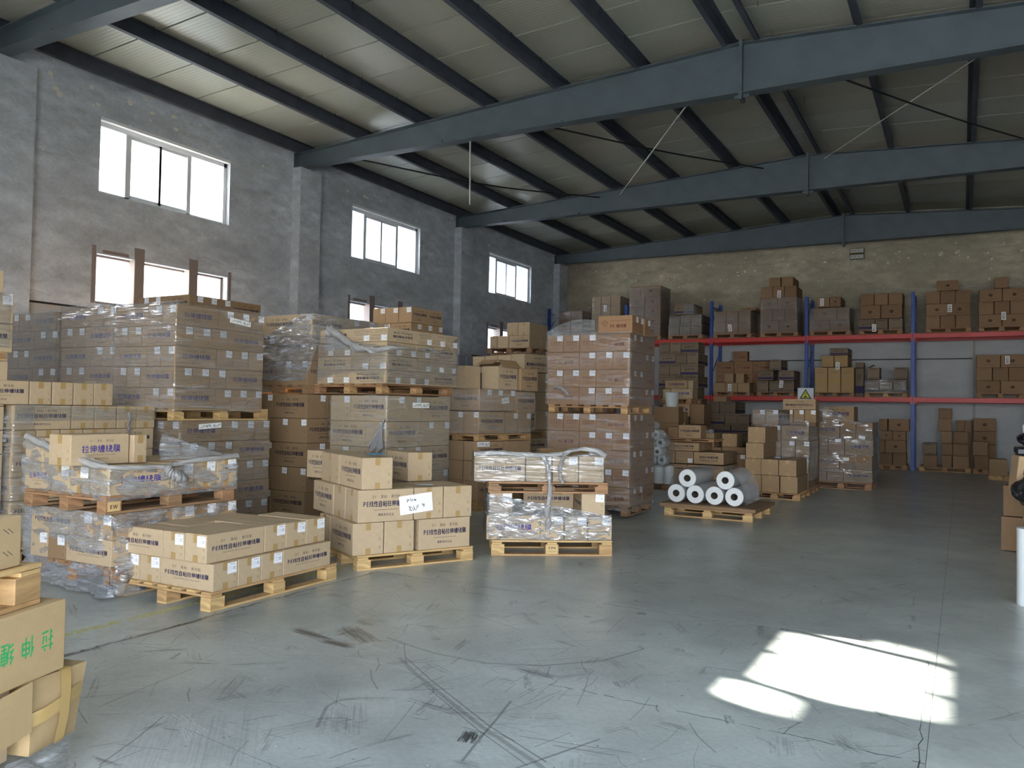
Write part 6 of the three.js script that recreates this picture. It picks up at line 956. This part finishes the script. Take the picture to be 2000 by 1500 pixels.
// ---------------------------------------------------------------- cartons in the left foreground
{
  const g = 'cartons piled in the left foreground', th = 108, P = [-2.996, -1.815], F = frame(P, th), right = F.b.clone().negate();
  pallet('half-seen pallet under the leaning carton in left foreground', ...(([x, z]) => [x, 0, z])(F.at(-0.6, 0.72)), F.t, 1.1, 0.86, { wood: 1, h: 0.14 });
  // a slumped carton: every corner has its own place
  const C = (u, v, y) => { const [x, z] = F.at(u, v); return [x, y, z]; };
  const slump = thing('carton', 'slumped tan carton with crossed brown tape, lowest in left foreground', 'box', g, [P[0], 0.145, P[1]]);
  const q = { b: [C(0, 0, 0), C(0.25, 0.015, 0.0), C(0.25, 0.5, 0), C(0, 0.5, 0)], t: [C(0.02, 0.01, 0.272), C(0.285, -0.005, 0.265), C(0.28, 0.5, 0.268), C(0.02, 0.5, 0.275)] };
  const n = 10, pos = [], uv = [], idx = [], L3 = (a, b, k) => a.map((v, i) => v + (b[i] - v) * k), quad = (a, b, c, d, bulge, N) => {   // a b bottom, d c top
    const st = pos.length / 3; for (let i = 0; i <= n; i++) for (let j = 0; j <= n; j++) { const s = i / n, t = j / n, p = L3(L3(a, b, s), L3(d, c, s), t), k = bulge * Math.sin(s * 3.1416) * Math.sin(t * 3.1416) + 0.004 * (fbm(s * 5 + bulge * 50, t * 6, 3) - 0.5); pos.push(p[0] + N.x * k - P[0], p[1] + N.y * k, p[2] + N.z * k - P[1]); uv.push((10 + s * 360 + 640) / 1024, 1 - (10 + (1 - t) * 280) / 512); }
    for (let i = 0; i < n; i++) for (let j = 0; j < n; j++) { const e = st + i * (n + 1) + j, f = e + n + 1; idx.push(e, f, f + 1, e, f + 1, e + 1); } };
  quad(q.b[0], q.b[1], q.t[1], q.t[0], 0.012, right); quad(q.b[3], q.b[0], q.t[0], q.t[3], -0.02, F.a.clone().negate()); quad(q.b[1], q.b[2], q.t[2], q.t[1], 0.01, F.a); quad(q.b[2], q.b[3], q.t[3], q.t[2], 0.01, F.b); quad(q.t[0], q.t[1], q.t[2], q.t[3], 0.006, V(0, 1, 0)); quad(q.b[3], q.b[2], q.b[1], q.b[0], 0, V(0, -1, 0));
  const sg = new THREE.BufferGeometry(); sg.setAttribute('position', new THREE.Float32BufferAttribute(pos, 3)); sg.setAttribute('uv', new THREE.Float32BufferAttribute(uv, 2)); sg.setIndex(idx); sg.computeVertexNormals();
  const m = kraft.green[0].clone(); m.side = THREE.DoubleSide; mesh('box_body', sg, m, slump);
  const strip = (pts, w, up) => { const ps = [], ix = [], us = []; pts.forEach((p, i) => { ps.push(p[0] - P[0] - up[0] * w, p[1] - up[1] * w, p[2] - P[1] - up[2] * w, p[0] - P[0] + up[0] * w, p[1] + up[1] * w, p[2] - P[1] + up[2] * w); us.push(0, i, 1, i); if (i) ix.push(2 * i - 2, 2 * i - 1, 2 * i + 1, 2 * i - 2, 2 * i + 1, 2 * i); }); const t = new THREE.BufferGeometry(); t.setAttribute('position', new THREE.Float32BufferAttribute(ps, 3)); t.setAttribute('uv', new THREE.Float32BufferAttribute(us, 2)); t.setIndex(ix); t.computeVertexNormals(); return t; };
  const tapeMat = M.tape.clone(); tapeMat.side = THREE.DoubleSide; tapeMat.color.set(0xc0a064);
  mesh('packing_tape', strip([C(0.16, 0.3, 0.278), C(0.165, 0.05, 0.276), C(0.162, -0.012, 0.272), C(0.158, -0.02, 0.2), C(0.15, -0.02, 0.1), C(0.14, -0.006, 0.0)], 0.026, [F.a.x, 0, F.a.z]), tapeMat, slump); mesh('packing_tape', strip([C(-0.016, 0.2, 0.11), C(-0.012, 0.06, 0.125), C(0.006, -0.003, 0.13), C(0.06, -0.013, 0.135), C(0.14, -0.02, 0.15), C(0.22, -0.012, 0.165), C(0.268, 0.0, 0.172)], 0.026, [0, 1, 0]), tapeMat, slump);
  const pl = (label, u0, u1, v0, v1, y, h, o = {}) => { const [x, z] = F.at((u0 + u1) / 2, (v0 + v1) / 2); return carton(label, g, x, y, z, F.t + (o.spin || 0), { l: u1 - u0, w: v1 - v0, h, print: 'green', tone: 0, exact: true, ...o }); };
  pl('large tan carton with upside-down green characters', -0.42, 0.143, -0.02, 0.36, 0.428, 0.262, { flip: true, flaps: true });
  pl('torn tan carton cut by the left edge, lowest', -0.45, -0.065, 0.03, 0.45, 0.15, 0.265, { print: 'plain', spin: 0.05 });
  { const f = mesh('cardboard_flap', box(0.2, 0.19, 0.005), kraft.green[0], scene, C(-0.13, -0.03, 0.33)); f.rotation.set(0.08, F.t, 0.1, 'YXZ'); tag(f, 'torn hanging cardboard flap at the left edge, below green characters', 'cardboard'); }
  pallet('pale thick pallet end resting on the green-lettered carton', ...(([x, z]) => [x, 0.692, z])(F.at(-0.53, 0.455)), F.t + 0.03, 1.15, 0.9, { wood: 0, h: 0.152 });
  pl('tan carton printed with a ruled table, on the pale pallet', -0.6, -0.03, 0.03, 0.4, 0.846, 0.185, { print: 'table', spin: 0.04 });
  { const [x, z] = F.at(-0.14, 0.14), t = thing('tape_roll', 'black roll of tape standing on the ruled-table carton', 'roll', null, [x, 1.034 + 0.055, z], F.t); mesh('roll_body', new THREE.LatheGeometry([[0.035, -0.025], [0.053, -0.025], [0.055, -0.022], [0.055, 0.022], [0.053, 0.025], [0.035, 0.025], [0.035, -0.025]].map((p) => new THREE.Vector2(...p)), 30).rotateX(Math.PI / 2), M.blackBag, t); }
  filmSheet('f', 'wisps of clear film under the slumped carton', [[F.at(-0.2, -0.02)[0], F.at(-0.2, -0.02)[1]], [F.at(0.0, -0.03)[0], F.at(0.0, -0.03)[1]], [F.at(0.2, -0.02)[0], F.at(0.2, -0.02)[1]]], () => 0.03, () => 0.16, { side: -1, amp: 0.02, seed: 140, mat: M.filmLoose });
}
// ---------------------------------------------------------------- things at the right edge
{
  const t = thing('film_roll', 'tall white roll standing upright at the right edge', 'roll', null, [0.5, 0, -7.52]); const pr = [[0.04, 0.6], [0.042, 0.595], [0.12, 0.595], [0.126, 0.588], [0.126, 0.006], [0.12, 0]]; mesh('roll_body', new THREE.LatheGeometry(pr.map((p) => new THREE.Vector2(...p)), 40), M.whitePlastic, t); mesh('core', new THREE.CylinderGeometry(0.04, 0.04, 0.61, 20).translate(0, 0.305, 0), M.core, t);
  const r = thing('film_roll', 'red-tinted wrapped roll cut by the right edge', 'roll', null, [0.64, 0, -7.3]); mesh('roll_body', new THREE.CylinderGeometry(0.075, 0.075, 0.5, 24).translate(0, 0.25, 0), phys({ color: 0x7a2a26, roughness: 0.3, clearcoat: 0.5 }), r); mesh('roll_tip', new THREE.CylinderGeometry(0.03, 0.03, 0.72, 16).translate(0, 0.36, 0), M.whitePlastic, r);
  const gR = 'cartons heaped at the right edge';
  const c1 = carton('crooked carton, lowest of the heap at right edge', gR, 0.62, 0, -10.5, 1.35, { l: 0.42, w: 0.42, h: 0.36, print: 'plain', tone: 2, exact: true, tilt: [0.0, -0.06] }); carton('upper carton of the crooked pair at right edge', gR, 0.6, 0.375, -10.55, 1.35, { l: 0.36, w: 0.34, h: 0.33, print: 'plain', tone: 2, exact: true });
  carton('printed carton leaning out at the right edge', gR, 0.72, 0.68, -9.7, 0.16, { l: 0.58, w: 0.3, h: 0.36, print: 'adhesiveFull', tone: 1, exact: true, tilt: [0, -0.1] }); carton('carton supporting the leaning printed one', gR, 0.84, 0.0, -9.75, 0.1, { l: 0.46, w: 0.4, h: 0.64, print: 'plain', tone: 1, exact: true, tilt: [0, -0.02] });
  const gb = new THREE.IcosahedronGeometry(0.19, 4), p = gb.attributes.position; for (let i = 0; i < p.count; i++) { const k = 0.75 + 0.55 * fbm(p.getX(i) * 9 + 9, p.getY(i) * 9 + p.getZ(i) * 7 + 9, 3); p.setXYZ(i, p.getX(i) * k, p.getY(i) * k * 0.9, p.getZ(i) * k); } const gb2 = mergeVertices(gb.deleteAttribute('normal')); gb2.computeVertexNormals();
  tag(mesh('plastic_bag', gb2, M.blackBag, scene, [0.63, 0.74, -9.3]), 'glossy black plastic bag hanging before the leaning printed carton', 'bag'); carton('carton standing under the black bag', gR, 0.72, 0, -9.2, 0.2, { l: 0.36, w: 0.3, h: 0.55, print: 'plain', tone: 1, exact: true });
  const w = thing('wrapped_machine', 'dark machine wrapped in black film at the right edge', 'machine', null, [1.32, 0, -15.4]); mesh('body', box(1.1, 0.86, 0.9, 0.03), M.blackBag, w, [0, 0.43, 0]); mesh('top_cover', box(1.14, 0.1, 0.94, 0.02), std({ color: 0x20262c, roughness: 0.35 }), w, [0, 0.91, 0]); mesh('pale_edge', box(0.05, 0.62, 0.03, 0.008), M.whitePlastic, w, [-0.565, 0.31, 0.46]);
  const b3 = mesh('plastic_bag', gb2, M.blackBag, scene, [1.02, 1.1, -15.3]); b3.scale.set(1.2, 0.9, 1.2); tag(b3, 'black bundle lying on the dark wrapped machine', 'bag');
  tag(mesh('plastic_bottle', new THREE.LatheGeometry([[0, 0], [0.03, 0], [0.032, 0.1], [0.014, 0.13], [0.013, 0.15], [0, 0.15]].map((v) => new THREE.Vector2(...v)), 16), M.whitePlastic, scene, [0.86, 1.2, -15.1]), 'small white bottle beside the black bundle', 'bottle');
}
scene.traverse((o) => { if (o.isMesh) o.castShadow = o.receiveShadow = true; });

// ---------------------------------------------------------------- hundreds of cartons: the 300 that show largest stay things, the others become one object
{
  scene.updateMatrixWorld(true); camera.updateMatrixWorld(true); camera.aspect = 4 / 3; camera.updateProjectionMatrix();
  const W = 800, H = 600, zb = new Float32Array(W * H).fill(1e9), id = new Int32Array(W * H).fill(-1), VP = camera.projectionMatrix.clone().multiply(camera.matrixWorldInverse), all = scene.children.filter((o) => /^carton(_\d+)?$/.test(o.name) && o.isGroup), v = new THREE.Vector4(), near = new Set();
  const tri = (a, b, c, k) => {
    const x0 = Math.max(0, Math.floor(Math.min(a[0], b[0], c[0]))), x1 = Math.min(W - 1, Math.ceil(Math.max(a[0], b[0], c[0]))), y0 = Math.max(0, Math.floor(Math.min(a[1], b[1], c[1]))), y1 = Math.min(H - 1, Math.ceil(Math.max(a[1], b[1], c[1]))), d = (b[0] - a[0]) * (c[1] - a[1]) - (c[0] - a[0]) * (b[1] - a[1]);
    if (Math.abs(d) < 1e-9) return;
    for (let y = y0; y <= y1; y++) for (let x = x0; x <= x1; x++) { const px = x + 0.5, py = y + 0.5, w1 = ((px - a[0]) * (c[1] - a[1]) - (c[0] - a[0]) * (py - a[1])) / d, w2 = ((b[0] - a[0]) * (py - a[1]) - (px - a[0]) * (b[1] - a[1])) / d; if (w1 < 0 || w2 < 0 || w1 + w2 > 1) continue; const z = 1 / ((1 - w1 - w2) / a[2] + w1 / b[2] + w2 / c[2]); if (z < zb[y * W + x]) { zb[y * W + x] = z; id[y * W + x] = k; } }
  };
  all.forEach((o, k) => {
    const b = o.children[0]; b.geometry.computeBoundingBox(); const { min, max } = b.geometry.boundingBox, P = [];
    for (let i = 0; i < 8; i++) { v.set(i & 1 ? max.x : min.x, i & 2 ? max.y : min.y, i & 4 ? max.z : min.z, 1).applyMatrix4(b.matrixWorld).applyMatrix4(VP); P.push([((v.x / v.w) * 0.5 + 0.5) * W, (0.5 - (v.y / v.w) * 0.5) * H, v.w]); }
    if (P.some((p) => p[2] < 0.1)) { near.add(k); return; }
    for (const [a, c, d, e] of [[0, 1, 3, 2], [4, 5, 7, 6], [0, 1, 5, 4], [2, 3, 7, 6], [0, 2, 6, 4], [1, 3, 7, 5]]) { tri(P[a], P[c], P[d], k); tri(P[a], P[d], P[e], k); }
  });
  const seen = new Array(all.length).fill(0); for (let i = 0; i < W * H; i++) if (id[i] >= 0) seen[id[i]]++;
  const order = all.map((_, k) => k).sort((a, b) => seen[b] - seen[a] || a - b), rest = order.slice(300).filter((k) => !near.has(k));
  const byMat = new Map();
  for (const k of rest) { all[k].traverse((m) => { if (!m.isMesh) return; const g = m.geometry.index ? m.geometry.toNonIndexed() : m.geometry.clone(); g.clearGroups(); g.applyMatrix4(m.matrixWorld); for (const a of Object.keys(g.attributes)) if (!['position', 'normal', 'uv'].includes(a)) g.deleteAttribute(a); if (!byMat.has(m.material)) byMat.set(m.material, []); byMat.get(m.material).push(g); }); scene.remove(all[k]); }
  const mats = [...byMat.keys()], g = mergeGeometries(mats.map((m) => mergeGeometries(byMat.get(m))), true);
  tag(mesh('carton_pile', g, mats), 'all smaller cartons farther back in the stacks and on the rack', 'boxes', null, 'stuff');
  console.log('cartons', all.length, 'visible', seen.filter(Boolean).length, 'smallest kept', seen[order[299]]);
}
renderer.render(scene, camera);
